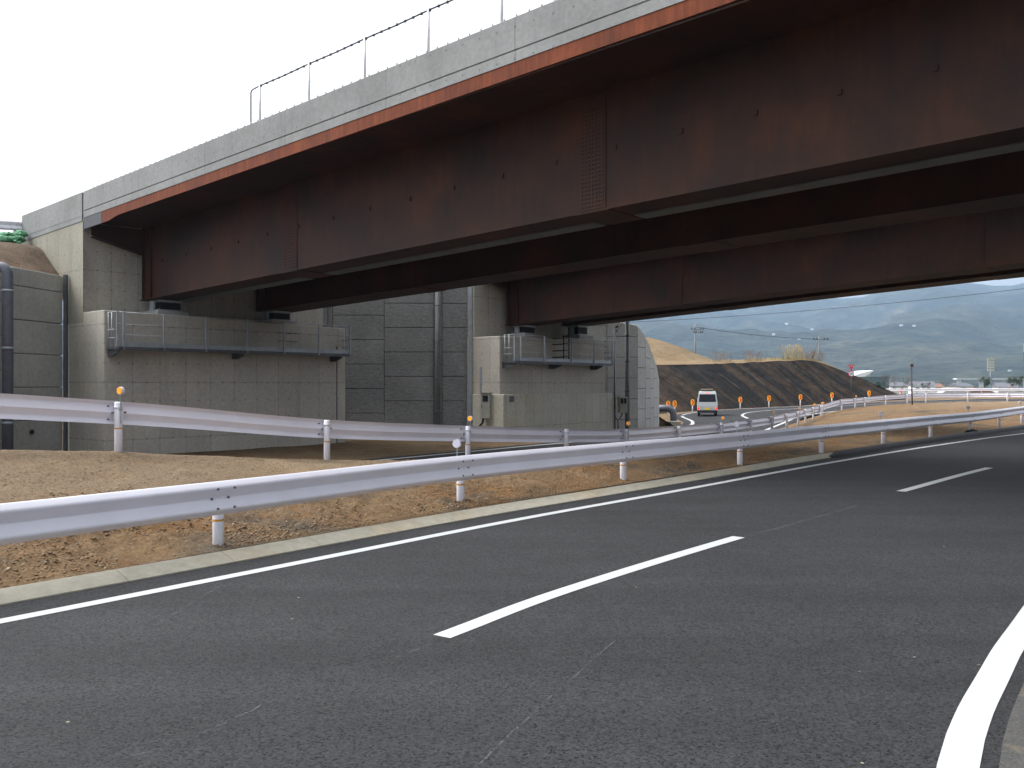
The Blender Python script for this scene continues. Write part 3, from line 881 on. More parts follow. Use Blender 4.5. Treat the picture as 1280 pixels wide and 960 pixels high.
# ------------------------------------------------------------------ bridges
def bridge(label, O, g, ztop, v1, zg, v2, wbox, width, length, detail=True):
    root = empty('highway_bridge', (O.x, O.y, 0), TH); tag(root, label, 'bridge', 'steel girder bridges over the road')
    S = dict(shear=g); S2 = dict(shear=g + .005)
    # concrete edge parapet and slab edge (joint line between), near side and far side
    for a, s_ in ((0, 1), (width, -1)):
        b = MB(); b.box((0.02, a, ztop - .62), (length, a + s_ * .28, ztop), bev=.012, **S2)
        b.prism([(a + s_ * .02, ztop - .622), (a + s_ * .02, ztop - .64), (a + s_ * .25, ztop - .64), (a + s_ * .25, ztop - .622)], .02, length, 'x', **S2)
        b.box((0.02, a, ztop - .84), (length, a + s_ * .6, ztop - .642), **S2)
        b.build('parapet', 'parapet_concrete', root)
        b = MB()
        b.prism([(1.25, ztop - .845), (1.25, ztop - 1.2), (1.75, ztop - 1.19), (2.3, ztop - 1.12), (length, ztop - 1.12), (length, ztop - .845)], a + s_ * .012, a + s_ * .05, 'y', **S2)
        b.build('fascia', 'rust_fascia', root)
        b = MB(); b.box((.03, a + s_ * .008, ztop - 1.2), (1.245, a + s_ * .06, ztop - .845), **S2); b.build('end_fascia', 'grey_paint_steel', root)
    b = MB(); b.box((.03, .62, ztop - .9), (length, width - .62, ztop - .66), **S2); b.build('deck_slab', 'parapet_concrete', root)
    # smooth steel soffit of the cantilevers and of the bay between the girders
    b = MB()
    zs = ztop - 1.03
    for y0, z0, y1, z1 in ((.052, zs - .03, v1 + .06, zs + .02), (v1 + .06, zs + .02, v2 + wbox - .06, zs + .02), (v2 + wbox - .06, zs + .02, width - .052, zs - .03)):
        b.prism([(y0, z0), (y1, z1), (y1, z1 + .03), (y0, z0 + .03)], .4, length, 'x', **S)
    b.build('soffit', 'weathering_steel', root)
    # box girders
    for gi, v_ in enumerate((v1, v2)):
        zb = zg[gi]; zt = zs + .015
        b = MB()
        b.box((.3, v_ + .07, zb + .03), (length, v_ + .09, zt), **S); b.box((.3, v_ + wbox - .09, zb + .03), (length, v_ + wbox - .07, zt), **S)
        b.box((.32, v_ + .1, zb + .03), (.34, v_ + wbox - .1, zt), **S)
        b.box((.28, v_, zb), (length, v_ + wbox, zb + .028), **S)
        for q in range(int(length / 1.45)):
            x = 1.6 + q * 1.45
            for yy in (v_ + .045, v_ + wbox - .068): b.box((x, yy, zb + 1.12), (x + .07, yy + .023, zb + 1.22), **S)
        gd = b.build('girder', 'weathering_steel', root)
        for x in (.45, .95):
            b = MB(); b.box((x, v_ - .0, zb + .03), (x + .03, v_ + .068, zt), **S); b.build('stiffener', 'weathering_steel', gd)
        for x in (8.2, 18.2, 28.2):
            b = MB(); b.box((x, v_ + .054, zb + .06), (x + .62, v_ + .069, zt - .1), **S); b.box((x - .1, v_ - .006, zb - .014), (x + .72, v_ + wbox + .006, zb - .002), **S)
            if detail or gi == 0:
                for i in range(7):
                    for j in range(24):
                        xx = x + .06 + i * .083; zz = zb + .12 + j * .082
                        b.box((xx - .014, v_ + .041, zz - .014), (xx + .014, v_ + .053, zz + .014), **S)
            b.build('splice_plate', 'rust_splice', gd)
        if gi == 0 and detail:
            for x0, x1 in ((.9, 8.0), (9.0, 18.0), (19.0, 28.0), (29, 33)):
                b = MB(); b.box((x0, v_ + .82, zb - .03), (x1, v_ + wbox - .04, zb - .003), **S); b.build('inspection_strip', 'grey_strip', gd)
    # end brackets and cross frames
    for x in (.36,):
        b = MB(); b.prism([(.07, zs - .04), (.07, zs - .42), (v1 + .06, zs - .82), (v1 + .06, zs)], x, x + .025, 'x', **S)
        b.prism([(.07, zs - .445), (.07, zs - .42), (v1 + .05, zs - .82), (v1 + .05, zs - .845)], x - .1, x + .13, 'x', **S); b.build('bracket', 'weathering_steel', root)
    for x in (.5, 9.5, 18.5, 27.5):
        b = MB(); b.prism([(v1 + wbox - .06, zg[0] + .9), (v2 + .06, zg[1] + .9), (v2 + .06, zs - .1), (v1 + wbox - .06, zs - .1)], x, x + .02, 'x', **S)
        b.prism([(v1 + wbox - .06, zg[0] + .88), (v2 + .06, zg[1] + .88), (v2 + .06, zg[1] + .898), (v1 + wbox - .06, zg[0] + .898)], x - .12, x + .14, 'x', **S)
        b.build('cross_beam', 'weathering_steel', root)
    return root


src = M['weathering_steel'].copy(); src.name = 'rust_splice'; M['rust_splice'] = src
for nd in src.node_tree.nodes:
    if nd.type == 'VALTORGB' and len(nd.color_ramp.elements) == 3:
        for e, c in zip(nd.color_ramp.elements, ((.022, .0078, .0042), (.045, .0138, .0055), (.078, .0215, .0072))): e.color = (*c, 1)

br1 = bridge('nearer rust-brown steel bridge with a pale concrete parapet and a rope fence on top', O1, .035, 7.87, 1.71, (4.49, 4.40), 6.05, 1.3, 8.9, 38)
br2 = bridge('farther rust-brown steel bridge seen underneath the nearer one, in front of the hills', O2, .05, 7.6, 1.676, (4.23, 4.42), 5.57, 1.3, 8.4, 38, False)
bearing(O1, .78, 2.36, 4.0, 4.515, 'nearer bearing on the left abutment, under the outer girder of the nearer bridge', .035)
bearing(O1, .78, 6.7, 3.93, 4.425, 'bearing on the left abutment, at its right end beside the steel walkway', .035)
bearing(O2, .78, 2.33, 3.74, 4.265, 'bearing on the far abutment, above the left part of its walkway', .05)
bearing(O2, .78, 6.22, 3.80, 4.455, 'bearing on the far abutment, above the ladder', .05)

# rope fence on the near parapet
fence = empty('rope_fence', (O1.x, O1.y, 0), TH); tag(fence, 'thin white-post fence with a dark rope on top of the near bridge parapet', 'fence')
g = .040; zt = lambda u_: 7.87 + g * u_
us = [9.55 + 2.0 * i for i in range(12)]
pm = None
for u_ in us:
    if pm is None:
        b = MB(); b.tube([(0, 0, -.02), (0, 0, .97)], .03, 8); b.tube([(0, 0, 0), (0, 0, .02)], .045, 8); b.tube([(0, 0, .48), (0, 0, .52)], .028, 8); pm = b.build('post', 'white_steel', fence)
        o = pm
    else: o = pm.copy(); COL.objects.link(o); o.parent = fence
    o.location = (u_, .14, zt(u_))
b = MB(); pts = [(9.15, .14, zt(9.15)), (9.15, .14, zt(9.15) + .86), (9.2, .14, zt(9.2) + .91), (9.35, .14, zt(9.3) + .925)]
for i, u_ in enumerate(us):
    pts.append((u_, .14, zt(u_) + .93))
    if i < len(us) - 1: pts.append((u_ + 1, .14, zt(u_ + 1) + .915))
b.tube(pts, .018, 6)
for q in range(90):
    u_ = 9.6 + q * .25; b.tube([(u_, .14, zt(u_) + .895), (u_, .14, zt(u_) + .945)], .026, 6)
b.build('rope', 'dark_rope', fence)
b = MB(); b.tube([(us[0], .14, zt(us[0]) + .5), (us[-1], .14, zt(us[-1]) + .5)], .005, 5); b.build('wire', 'thin_wire', fence)
b = MB()
for q in range(105):
    u_ = .6 + q * .3; b.tube([(u_, .045, zt(u_) - .005), (u_, .045, zt(u_) + .055)], .016, 6)
b.build('anchor_bolts', 'bolt_steel', br1)

# ------------------------------------------------------------------ inspection walkways
def walkway(label, O, v0, v1, zf, posts, brackets, ladder=None):
    root = empty('inspection_walkway', (O.x, O.y, 0), TH); tag(root, label, 'walkway', 'steel walkways under the bearings')
    a, c = 1.47, 2.07
    b = MB(); b.box((a, v0, zf - .05), (c, v1, zf - .01)); b.box((c, v0, zf - .08), (c + .05, v1, zf + .03)); b.build('deck', 'galvanised_dark', root)
    b = MB(); b.box((c - .01, v0, zf + .03), (c + .004, v1, zf + .17)); b.build('toe_board', 'galvanised', root)
    for v_ in posts:
        b = MB(); b.box((c + .006, v_ - .028, zf - .06), (c + .05, v_ + .028, zf + 1.1)); b.build('post', 'galvanised', root)
    for h_ in (1.08, .72, .4):
        b = MB(); b.tube([(c + .02, v0, zf + h_), (c + .02, v1, zf + h_)], 0.012 if h_ > 1 else .0055, 6); b.build('rail', 'galvanised', root)
    for v_ in (v0, v1):
        b = MB()
        for u_ in (a + .15, a + .38): b.tube([(u_, v_, zf), (u_, v_, zf + 1.08)], .015, 6)
        for h_ in (1.08, .55, .3): b.tube([(a + .1, v_, zf + h_), (c, v_, zf + h_)], .013, 6)
        b.build('end_gate', 'galvanised', root)
    for v_ in brackets:
        b = MB(); b.prism([(a - .02, zf - .06), (c + .03, zf - .06), (c + .03, zf - .13), (a + .25, zf - .26), (a - .02, zf - .26)], v_, v_ + .09); b.build('bracket', 'galvanised_dark', root)
    if ladder:
        b = MB()
        for d_ in (-.19, .19): b.tube([(c - .12, ladder + d_, zf), (c - .12, ladder + d_, zf + 1.22)], .027, 6)
        for h_ in (.28, .56, .84, 1.1): b.tube([(c - .12, ladder - .19, zf + h_), (c - .12, ladder + .19, zf + h_)], .02, 6); b.tube([(c - .12, ladder - .19, zf + h_ - .02), (a + .1, ladder - .5, zf + h_ - .04)], .026, 6)
        b.build('ladder', 'brown_pole', root)
    return root


walkway('long steel walkway along the nearer abutment, below the outer bearings', O1, .05, 9.1, 2.86, (.1, .3, 1.6, 3.05, 4.6, 6.1, 7.6, 9.05), (.1, 4.4, 8.6))
walkway('shorter steel walkway with a dark ladder on the far abutment', O2, .1, 7.2, 2.66, (.15, .55, 2.1, 4.0, 5.7, 7.15), (.15, 3.2, 6.3), 3.8)

# ------------------------------------------------------------------ retaining walls of precast panels
def panel_wall(name, label, path, ztop, zbot, ph, cols, mat, stag=True, extra=None):
    """path: (x, y) polyline; cols: distances of vertical joints; ztop: function of distance"""
    p = resample(np.array(path, float), 400); s = np.concatenate([[0], np.cumsum(np.linalg.norm(np.diff(p, axis=0), axis=1))]); nn = normals2(p)
    P = lambda d: (np.array([np.interp(d, s, p[:, 0]), np.interp(d, s, p[:, 1])]), np.array([np.interp(d, s, nn[:, 0]), np.interp(d, s, nn[:, 1])]))
    root = empty(name, (*path[0], zbot)); tag(root, label, 'retaining wall')
    inv = Vector((path[0][0], path[0][1], zbot))
    b = MB(); bk = MB(); uvq = []
    for ci, (a, c) in enumerate(zip(cols, cols[1:])):
        top = max(ztop(a), ztop(c)); z = zbot + (ph / 2 if (stag and ci % 2) else 0) - ph
        gap = .016
        while z < top - .05:
            z0, z1 = max(z, zbot) + gap / 2, min(z + ph, top) - gap / 2; z += ph
            if z1 - z0 < .05 or ztop((a + c) / 2) < z0 + .12: continue
            tmp = bmesh.new(); d0, d1 = a + gap / 2, c - gap / 2; v = []
            for (d_, z_, off) in ((d0, z0, .0), (d1, z0, 0), (d1, z1, 0), (d0, z1, 0), (d0, z0, -.14), (d1, z0, -.14), (d1, z1, -.14), (d0, z1, -.14)):
                q, n_ = P(d_); zq = z_ if z_ < z1 else max(z0 + .03, min(z_, ztop(d_) - gap / 2)); v.append(tmp.verts.new(Vector((q[0] + n_[0] * off, q[1] + n_[1] * off, zq)) - inv))
            for qd in ((0, 1, 2, 3), (7, 6, 5, 4), (0, 4, 5, 1), (1, 5, 6, 2), (2, 6, 7, 3), (3, 7, 4, 0)): tmp.faces.new([v[i] for i in qd])
            bmesh.ops.recalc_face_normals(tmp, faces=tmp.faces[:])
            bmesh.ops.bevel(tmp, geom=tmp.edges[:], offset=.02, segments=1, affect='EDGES')
            b.merge(tmp)
        q0, n0 = P(a); q1, n1 = P(c); w = []
        for q, n_ in ((q0, n0), (q1, n1)):
            for off in (-.12, -.4): w.append((q[0] + n_[0] * off - inv.x, q[1] + n_[1] * off - inv.y))
        tmp = bmesh.new(); lo = [tmp.verts.new((*w[i], 0 - .6)) for i in (0, 2, 3, 1)]; hi = [tmp.verts.new((*w[i], ztop(a if i < 2 else c) - zbot - .06)) for i in (0, 2, 3, 1)]
        tmp.faces.new(hi)
        for i in range(4): tmp.faces.new((lo[i], lo[(i + 1) % 4], hi[(i + 1) % 4], hi[i]))
        bk.merge(tmp)
    b.build('panels', mat, root); bk.build('backing', 'panel_joint', root)
    return root


# left of the near abutment, running towards the camera
w1 = panel_wall('retaining_wall', 'grey panelled retaining wall at far left behind the drain pipe', [(-14.56, 28.86), (-15.0, 25.8), (-16.0, 19), (-16.6, 15)][::-1], lambda d: 5.26, -.9, 1.02, [0, 2.0, 4.4, 6.8, 9.2, 11.55, 13.95], 'pale_panel')
b = MB(); b.box((-.05, -.05, 0), (.06, .06, 6.2)); b.build('corner_flashing', 'galvanised_dark', w1, Vector((-14.50, 28.80, -.9)) - Vector((-16.6, 15, -.9)))
b = MB(); b.disc(at(40, 540, 27.2), (1, -.25, 0), .075, .04, 16); b.disc(at(40, 540, 27.2), (1, -.25, 0), .05, .06, 16)
hp = b.build('weep_hole', 'rubber', w1); hp.location = -Vector((-16.6, 15, -.9))
# between the abutments
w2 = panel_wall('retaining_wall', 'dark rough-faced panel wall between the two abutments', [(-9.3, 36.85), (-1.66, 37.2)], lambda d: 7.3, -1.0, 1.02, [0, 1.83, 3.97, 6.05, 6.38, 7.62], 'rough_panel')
b = MB(); b.box((-.07, -.1, 0), (.09, .03, 8.0)); b.build('corner_flashing', 'galvanised', w2, Vector((-1.76, 37.06, -1.0)) - Vector((-9.3, 36.85, -1.0)))
b = MB(); b.box((-.09, -.1, 4.6), (.09, .03, 8.0)); b.build('corner_flashing', 'galvanised_dark', w2, Vector((-7.72, 36.8, -1.0)) - Vector((-9.3, 36.85, -1.0)))
b = MB(); b.tube([(0, 0, 0), (0, 0, 8.1)], .11, 14)
for z_ in (1.5, 2.9, 4.4, 5.9): b.tube([(0, 0, z_), (0, 0, z_ + .05)], .12, 14)
dp2 = empty('drain_pipe', (-3.09, 36.92, -.9)); tag(dp2, 'grey vertical drain pipe in a slot of the dark wall between the abutments', 'pipe')
b.build('pipe', 'drain_grey', dp2)
# curving away right of the far abutment
tops = [(0, 4.95), (3.45, 4.9), (4.3, 4.6), (5.6, 3.85), (7.1, 3.2), (8.9, 2.5), (11, 1.7), (14, .9)]
w3 = panel_wall('retaining_wall', 'pale curved panel wall right of the far abutment with a stepped top', [(2.2, 43.45), (5.3, 43.85), (6.25, 44.1), (6.85, 45.0), (7.3, 46.2), (7.85, 48), (8.3, 50), (8.75, 53), (9.0, 55)], lambda d: float(np.interp(d, [t_[0] for t_ in tops], [t_[1] for t_ in tops])), -1.05, 1.03, [0, 1.45, 2.5, 4.1, 5.0, 6.0, 7.2, 8.6, 10.3, 12.2], 'curved_panel')

# drain pipe at far left, bending into the wall
dp = empty('drain_pipe', (-14.72, 25.5, -.9)); tag(dp, 'thick dark grey drain pipe with an elbow on the wall at far left', 'pipe')
b = MB(); px_ = lambda px, py: at(px, py, 25.55) - Vector((-14.72, 25.5, -.9))
P0 = px_(9.5, 480); pts = [Vector((P0.x, P0.y, .0)), Vector((P0.x, P0.y, 6.02 - .22))]
for a in range(1, 7):
    th = a / 6 * math.pi / 2; pts.append(Vector((P0.x - .22 * (1 - math.cos(th)), P0.y, 5.8 + .22 * math.sin(th))))
pts.append(pts[-1] + Vector((-.9, 0, 0))); b.tube(pts, .15, 18); b.build('pipe', 'pvc_pipe', dp)
for z_ in (1.5, 3.65, 5.3):
    b = MB(); b.tube([(P0.x, P0.y, z_), (P0.x, P0.y, z_ + .07)], .165, 18); b.bar((P0.x - .3, P0.y, z_ + .035), (P0.x + .1, P0.y, z_ + .035), .03, .05); b.build('bracket', 'galvanised', dp)

# soil above the left wall, and the sandbags on it
verts = []
for i in range(26):
    for j in range(18):
        x = -23.5 + i * .34; y = 26.2 + j * .34; f = smooth((y - 26.8 + (x + 15.5) * -.1) / 3.6)
        z = 5.0 + 1.75 * smooth((-14.2 - x + (y - 26) * .15) / 3.2) * (.25 + .75 * smooth((y - 25.5) / 4.6)) + .06 * noise.fractal(Vector((x * 1.4, y * 1.4, 4)), 1, 2, 4)
        verts.append((x, y, min(z, 6.78) - .22))
sb = rawmesh('soil_bank', verts, gridfaces(26, 18), 'slope_soil'); sb['kind'] = 'structure'
if sb.data.polygons[0].normal.z < 0: sb.data.flip_normals()
bag = None
spots = [(1, 295, 30.2), (6, 294.5, 30.3), (11, 294.5, 30.4), (16, 295.5, 30.5), (23, 294, 30.7), (4, 299, 30.0), (9.5, 299.5, 30.1), (14.5, 299.5, 30.2), (26, 299, 30.6), (23, 306, 30.3), (26, 311, 30.2), (27, 292, 30.8), (20, 298.5, 30.5), (-4, 296, 30.1), (-9, 295, 30.0)]
labs = ['at the left edge of the photo', 'second along the row from the left edge', 'third along the row from the left edge', 'just left of the guardrail post', 'right behind the foot of the guardrail post', 'lower bag below the left end of the row', 'lower bag in the middle of the row', 'lower bag left of the guardrail post', 'pressed against the wing wall', 'below the guardrail post', 'lowest one in the corner of the wing wall', 'topmost one against the wing wall', 'at the foot of the guardrail post']
for i, (px, py, d) in enumerate(spots[:13]):
    if bag is None:
        b = MB(); b.blob((0, 0, 0), .17, 3, .3, (1.05, .8, .72), 2, True); b.tube([(.13, 0, .03), (.19, 0, .07), (.23, .01, .09)], [.05, .025, .045], 8); bag = b.build('sandbag', 'bag_green'); o = bag
    else: o = bag.copy(); COL.objects.link(o)
    o.location = at(px, py, d); o.rotation_euler = (random.uniform(-.3, .3), random.uniform(-.3, .3), random.random() * 6)
    tag(o, 'green sandbag on the soil bank, ' + labs[i], 'sandbag', 'green sandbags beside the bridge')

# ------------------------------------------------------------------ electrical fittings and poles at the far abutment
cab = empty('electrical_box', O2 + Vector((.84 * EU[0] - .16 * EV[0], .84 * EU[1] - .16 * EV[1], .35)), R(-12)); tag(cab, 'beige electrical box with a small window on the side of the far abutment', 'electrical box')
b = MB(); b.box((-.2, -.22, 0), (.2, 0, 1.03), bev=.012); b.build('cabinet', 'cabinet_paint', cab)
b = MB(); b.box((-.24, -.26, 1.032), (.24, .02, 1.06)); b.build('lid', 'cabinet_paint', cab)
b = MB(); b.box((-.1, -.232, .68), (.13, -.221, .93)); b.build('window', 'glass_dark', cab)
b = MB(); b.box((-.15, -.236, .45), (-.12, -.221, .55)); b.build('handle', 'galvanised_dark', cab)
b = MB(); b.tube([(-.1, -.1, -.01), (-.12, -.12, -.18), (-.22, -.2, -.3), (-.3, -.25, -.6)], .045, 8); b.build('cable', 'rubber', cab)
cd = empty('conduit', at(601.3, 488, 36.2), R(-12)); tag(cd, 'short vertical conduit above the electrical box on the abutment side', 'conduit')
b = MB(); b.box((-.045, -.05, 0), (.045, .02, .95)); b.build('duct', 'galvanised', cd)
b = MB(); b.tube([(0, -.02, 0), (.02, -.02, -.12)], .02, 6); b.build('cable', 'rubber', cd)

ms = empty('service_mast', (4.83, 41.7, -.6)); tag(ms, 'thin service mast with a meter box beside the pale plinth', 'mast')
b = MB(); b.tube([(0, 0, 0), (0, 0, 5.0)], .052, 10); b.build('pole', 'galvanised', ms)
b = MB(); b.tube([(.03, -.06, 5.0), (.16, -.06, 5.08)], .05, 8); b.tube([(-.02, 0, 4.8), (.1, -.03, 4.88)], .03, 8); b.build('cable_head', 'brown_pole', ms)
b = MB(); b.tube([(-.02, -.1, 1.15), (-.0, -.1, .85), (.12, -.1, .62), (.3, -.1, .85), (.34, -.12, 1.0)], .035, 8); b.tube([(.14, -.1, .64), (.16, -.1, 0)], .035, 8); b.tube([(-.02, -.1, 1.15), (-.02, -.1, 3.3)], .035, 8); b.build('cable', 'pvc_pipe', ms)
b = MB(); b.box((.22, -.24, 1.0), (.56, -.02, 1.74), bev=.012); bx = b.build('meter_box', 'cabinet_paint', ms)
for q in (.26, .41):
    b = MB(); b.box((q, -.255, 1.44), (q + .11, -.242, 1.68)); b.build('window', 'glass_dark', bx)
b = MB(); b.box((.12, -.2, 1.0), (.21, -.03, 1.78)); b.build('side_board', 'plywood', ms)
b = MB(); b.tube([(.02, 0, 4.7), (.65, .3, 5.6)], .008, 5); b.build('stay', 'rubber', ms)
gp = empty('steel_pole', (5.46, 42.0, -.6)); tag(gp, 'thick grey steel pole standing before the pale curved wall', 'pole')
b = MB(); b.tube([(0, 0, 0), (0, 0, 6.1)], [.115, .098], 18); b.build('shaft', 'pole_grey', gp)
b = MB()
for z_ in (2.0, 3.4, 4.6): b.tube([(0, 0, z_), (0, 0, z_ + .06)], .125, 18)
b.build('clamp', 'galvanised_dark', gp)

el = empty('elbow_pipe', (9.25, 52.3, -.7)); tag(el, 'big grey elbow pipe bending into the ground at the end of the curved wall', 'pipe')
b = MB(); pts = [Vector((-.8, .2, 1.02))]
for a in range(0, 8):
    th = a / 7 * math.pi / 2; pts.append(Vector((-.15 + .42 * math.sin(th), 0, .6 + .42 * math.cos(th))))
pts.append(Vector((.27, 0, -.2))); b.tube(pts, .2, 16); b.build('pipe', 'pvc_pipe', el)
b = MB(); b.tube([(.27, 0, .18), (.27, 0, .28)], .235, 16); b.build('flange', 'pvc_pipe', el)
cbk = MB(); cbk.box((-.35, -.3, 0), (.4, .3, .34), bev=.03); o = cbk.build('concrete_block', 'kerb_concrete'); o.location = (9.3, 51.4, -.75); o.rotation_euler = (0, 0, .4); tag(o, 'small pale concrete block under the big elbow pipe', 'block')

# ------------------------------------------------------------------ chevron markers on the outside of the curve
ch = [(12.35, 70.2, 'partly behind the elbow pipe, leftmost of the row'), (13.25, 72.3, 'second from the curved wall'), (15.3, 75.2, 'just left of the van'), (20.4, 79.3, 'first to the right of the van'), (23.8, 82.2, 'second to the right of the van'), (27.3, 84.0, 'third to the right of the van'), (31, 86, 'behind the corner of the soil island'), (35.4, 88, 'rightmost, near the stop sign')]
chv = None
for x, y, lb in ch:
    if chv is None:
        chv = empty('chevron_marker', (0, 0, 0)); o = chv
        b = MB(); b.tube([(0, 0, -.2), (0, 0, .98)], .05, 10); b.build('post', 'post_paint', chv)
        pts = [(.155 * math.cos(a), (.12 if math.sin(a) >= 0 else -.12) + .155 * math.sin(a)) for a in np.linspace(0, 2 * math.pi, 28, endpoint=False)]
        b = MB(); b.prism([(p[0], p[1] + .85) for p in pts], -.075, -.052); b.build('panel', 'chevron_yellow', chv)
        b = MB(); b.prism([(-.11, 1.07), (.02, 1.07), (.13, .85), (.02, .63), (-.11, .63), (.0, .85)], -.083, -.078); b.build('arrow', 'chevron_red', chv)
    else: o = copy_tree(chv)
    o.location = (x, y, zlow(x) + .0); o.rotation_euler = (0, 0, -math.atan2(x, y) * .5)
    tag(o, 'orange chevron marker on a white post, ' + lb, 'road marker', 'chevron markers round the curve')

# ------------------------------------------------------------------ the van
van = empty('van', (14.36, 65.2, zlow(14.36) + .056), R(-12)); tag(van, 'small silver-white van driving away with brake lights on and a roof rack', 'van')
prof = [(0, .30), (.02, .75), (.06, 1.0), (.18, 1.64), (.25, 1.80), (.42, 1.84), (2.35, 1.85), (2.62, 1.78), (3.05, 1.2), (3.30, 1.02), (3.36, .7), (3.34, .3)]


def halfw(z): return float(np.interp(z, [.3, .6, 1.05, 1.5, 1.8, 1.9], [.70, .735, .735, .685, .61, .56]))


tmp = bmesh.new(); rows = []
for y, z in prof:
    w = halfw(z); rows.append([tmp.verts.new((s_ * w * k_, y, z)) for s_, k_ in ((-1, 1), (-1, .93), (0, 0), (1, .93), (1, 1))])
for A, B in zip(rows, rows[1:]):
    for j in range(4): tmp.faces.new((A[j], A[j + 1], B[j + 1], B[j]))
side_l = [r_[0] for r_ in rows]; side_r = [r_[4] for r_ in rows]
tmp.faces.new(side_l); tmp.faces.new(side_r[::-1]); tmp.faces.new((rows[0][0], rows[-1][0], rows[-1][1], rows[-1][2], rows[-1][3], rows[-1][4], rows[0][4], rows[0][3], rows[0][2], rows[0][1]))
bmesh.ops.recalc_face_normals(tmp, faces=tmp.faces[:])
bmesh.ops.bevel(tmp, geom=[e for e in tmp.edges if len(e.link_faces) == 2 and e.calc_face_angle(0) > .5], offset=.035, segments=3, profile=.5, affect='EDGES')
b = MB(); b.merge(tmp, smooth=False); bd = b.build('body', 'van_paint', van)


def slab(name, y0z0, y1z1, x0, x1, x2, x3, th, mat, par):
    """quad patch on the sloping tail, proud of it by th"""
    b = MB(); (y0, z0), (y1, z1) = y0z0, y1z1
    q = [(x0, y0 - th, z0), (x1, y0 - th, z0), (x3, y1 - th, z1), (x2, y1 - th, z1)]; f_ = [b.b.verts.new(p) for p in q]; k_ = [b.b.verts.new((p[0], p[1] + th + .03, p[2])) for p in q]
    b.face(f_)
    for i in range(4): b.face((f_[i], f_[(i + 1) % 4], k_[(i + 1) % 4], k_[i]))
    return b.build(name, mat, par)


slab('rear_window', (.071, 1.06), (.176, 1.62), -.62, .62, -.56, .56, .014, 'glass_dark', van)
slab('tailgate_seam', (.035, .60), (.04, .63), -.62, .62, -.62, .62, .012, 'van_black', van)
slab('number_plate', (.0, .47), (.012, .64), -.17, .17, -.17, .17, .02, 'plate_yellow', van)
for s_ in (-1, 1):
    slab('brake_light', (.0, .49), (.015, .66), s_ * .70 - .13 * (s_ > 0) , s_ * .70 + .13 * (s_ < 0), s_ * .70 - .13 * (s_ > 0), s_ * .70 + .13 * (s_ < 0), .018, 'brake_light', van)
slab('brake_light', (.21, 1.69), (.228, 1.74), -.1, .1, -.1, .1, .02, 'brake_light', van)
b = MB(); b.box((-.725, -.07, .27), (.725, .12, .46), bev=.03); b.build('bumper', 'van_black', van)
b = MB(); b.tube([(.02, .03, 1.07), (.2, .1, 1.18), (.36, .12, 1.25)], .012, 6); b.build('wiper', 'van_black', van)
for s_ in (-1, 1):
    for y in (.62, 2.75):
        b = MB(); b.tube([(s_ * .52, y, .27), (s_ * .69, y, .27)], .27, 22); wh = b.build('wheel', 'rubber', van)
        b = MB(); b.tube([(s_ * .685, y, .27), (s_ * .70, y, .27)], .17, 18); b.build('rim', 'galvanised', wh)
    b = MB(); b.prism([(.35, 1.1), (2.5, 1.1), (2.42, 1.62), (.42, 1.62)], 0, .008)
    sw = b.build('side_window', 'glass_dark', van)
    for v in sw.data.vertices: y_, z_ = v.co.x, v.co.z; off = v.co.y; v.co = (s_ * (halfw(z_) + .004 + off), y_, z_)
    b = MB(); b.box((s_ * .74, 2.75, 1.05), (s_ * .86, 2.82, 1.25), bev=.02); b.build('wing_mirror', 'van_black', van)
rk = MB()
for y in (.5, 1.2, 1.9):
    rk.bar((-.6, y, 1.93), (.6, y, 1.93), .035, .03)
    for s_ in (-1, 1): rk.bar((s_ * .58, y, 1.80), (s_ * .58, y, 1.94), .03, .03)
for s_ in (-1, 1): rk.bar((s_ * .6, .4, 1.95), (s_ * .6, 2.1, 1.95), .03, .03)
rk.build('roof_rack', 'van_black', van)
b = MB(); b.box((-.48, .35, 1.955), (.42, 2.1, 2.0)); o = b.build('wooden_board', 'plywood'); o.location = van.location; o.rotation_euler = van.rotation_euler
tag(o, 'flat tan wooden board lying on the roof rack of the van', 'board')

# ------------------------------------------------------------------ signs and posts
def lettering(fc):
    tmp_ = bpy.data.objects.new('lettering', fc); COL.objects.link(tmp_); bpy.context.view_layer.update()
    me = bpy.data.meshes.new_from_object(tmp_.evaluated_get(bpy.context.evaluated_depsgraph_get())); me.name = 'lettering'
    bpy.data.objects.remove(tmp_); o_ = bpy.data.objects.new('lettering', me); COL.objects.link(o_); return o_



p = at(1064, 500, 84); sg = empty('traffic_sign', (p.x, p.y, zlow(p.x) - .1), R(-10)); tag(sg, 'red triangular stop sign above a round sign on a dark post by the embankment', 'traffic sign')
zz = lambda py: EYE + (HOR - py) * 84 / F - (zlow(p.x) - .1)
b = MB(); b.tube([(0, 0, -.2), (0, 0, zz(456))], .04, 10); b.build('post', 'brown_pole', sg)
zc = zz(459); s_ = .30
b = MB(); b.prism([(-s_, zc + .22), (s_, zc + .22), (0, zc - .32)], -.07, -.05); tri = b.build('stop_plate', 'sign_red', sg)
fc = bpy.data.curves.new('lettering', 'FONT'); fc.body = '止まれ'; fc.size = .15; fc.align_x = 'CENTER'; fc.extrude = .002; fc.materials.append(M['sign_white'])
fo = lettering(fc); fo.parent = tri; fo.location = (0, -.074, zc + .05); fo.rotation_euler = (math.pi / 2, 0, 0)
zc = zz(467.2); b = MB(); b.disc((0, -.06, zc), (0, -1, 0), .27, .02, 28); rd = b.build('round_plate', 'sign_red', sg)
b = MB(); b.disc((0, -.075, zc), (0, -1, 0), .205, .008, 28); b.build('plate_face', 'sign_white', rd)
fc = bpy.data.curves.new('lettering', 'FONT'); fc.body = '30'; fc.size = .26; fc.align_x = 'CENTER'; fc.extrude = .002; fc.offset = .008; fc.materials.append(M['sign_blue'])
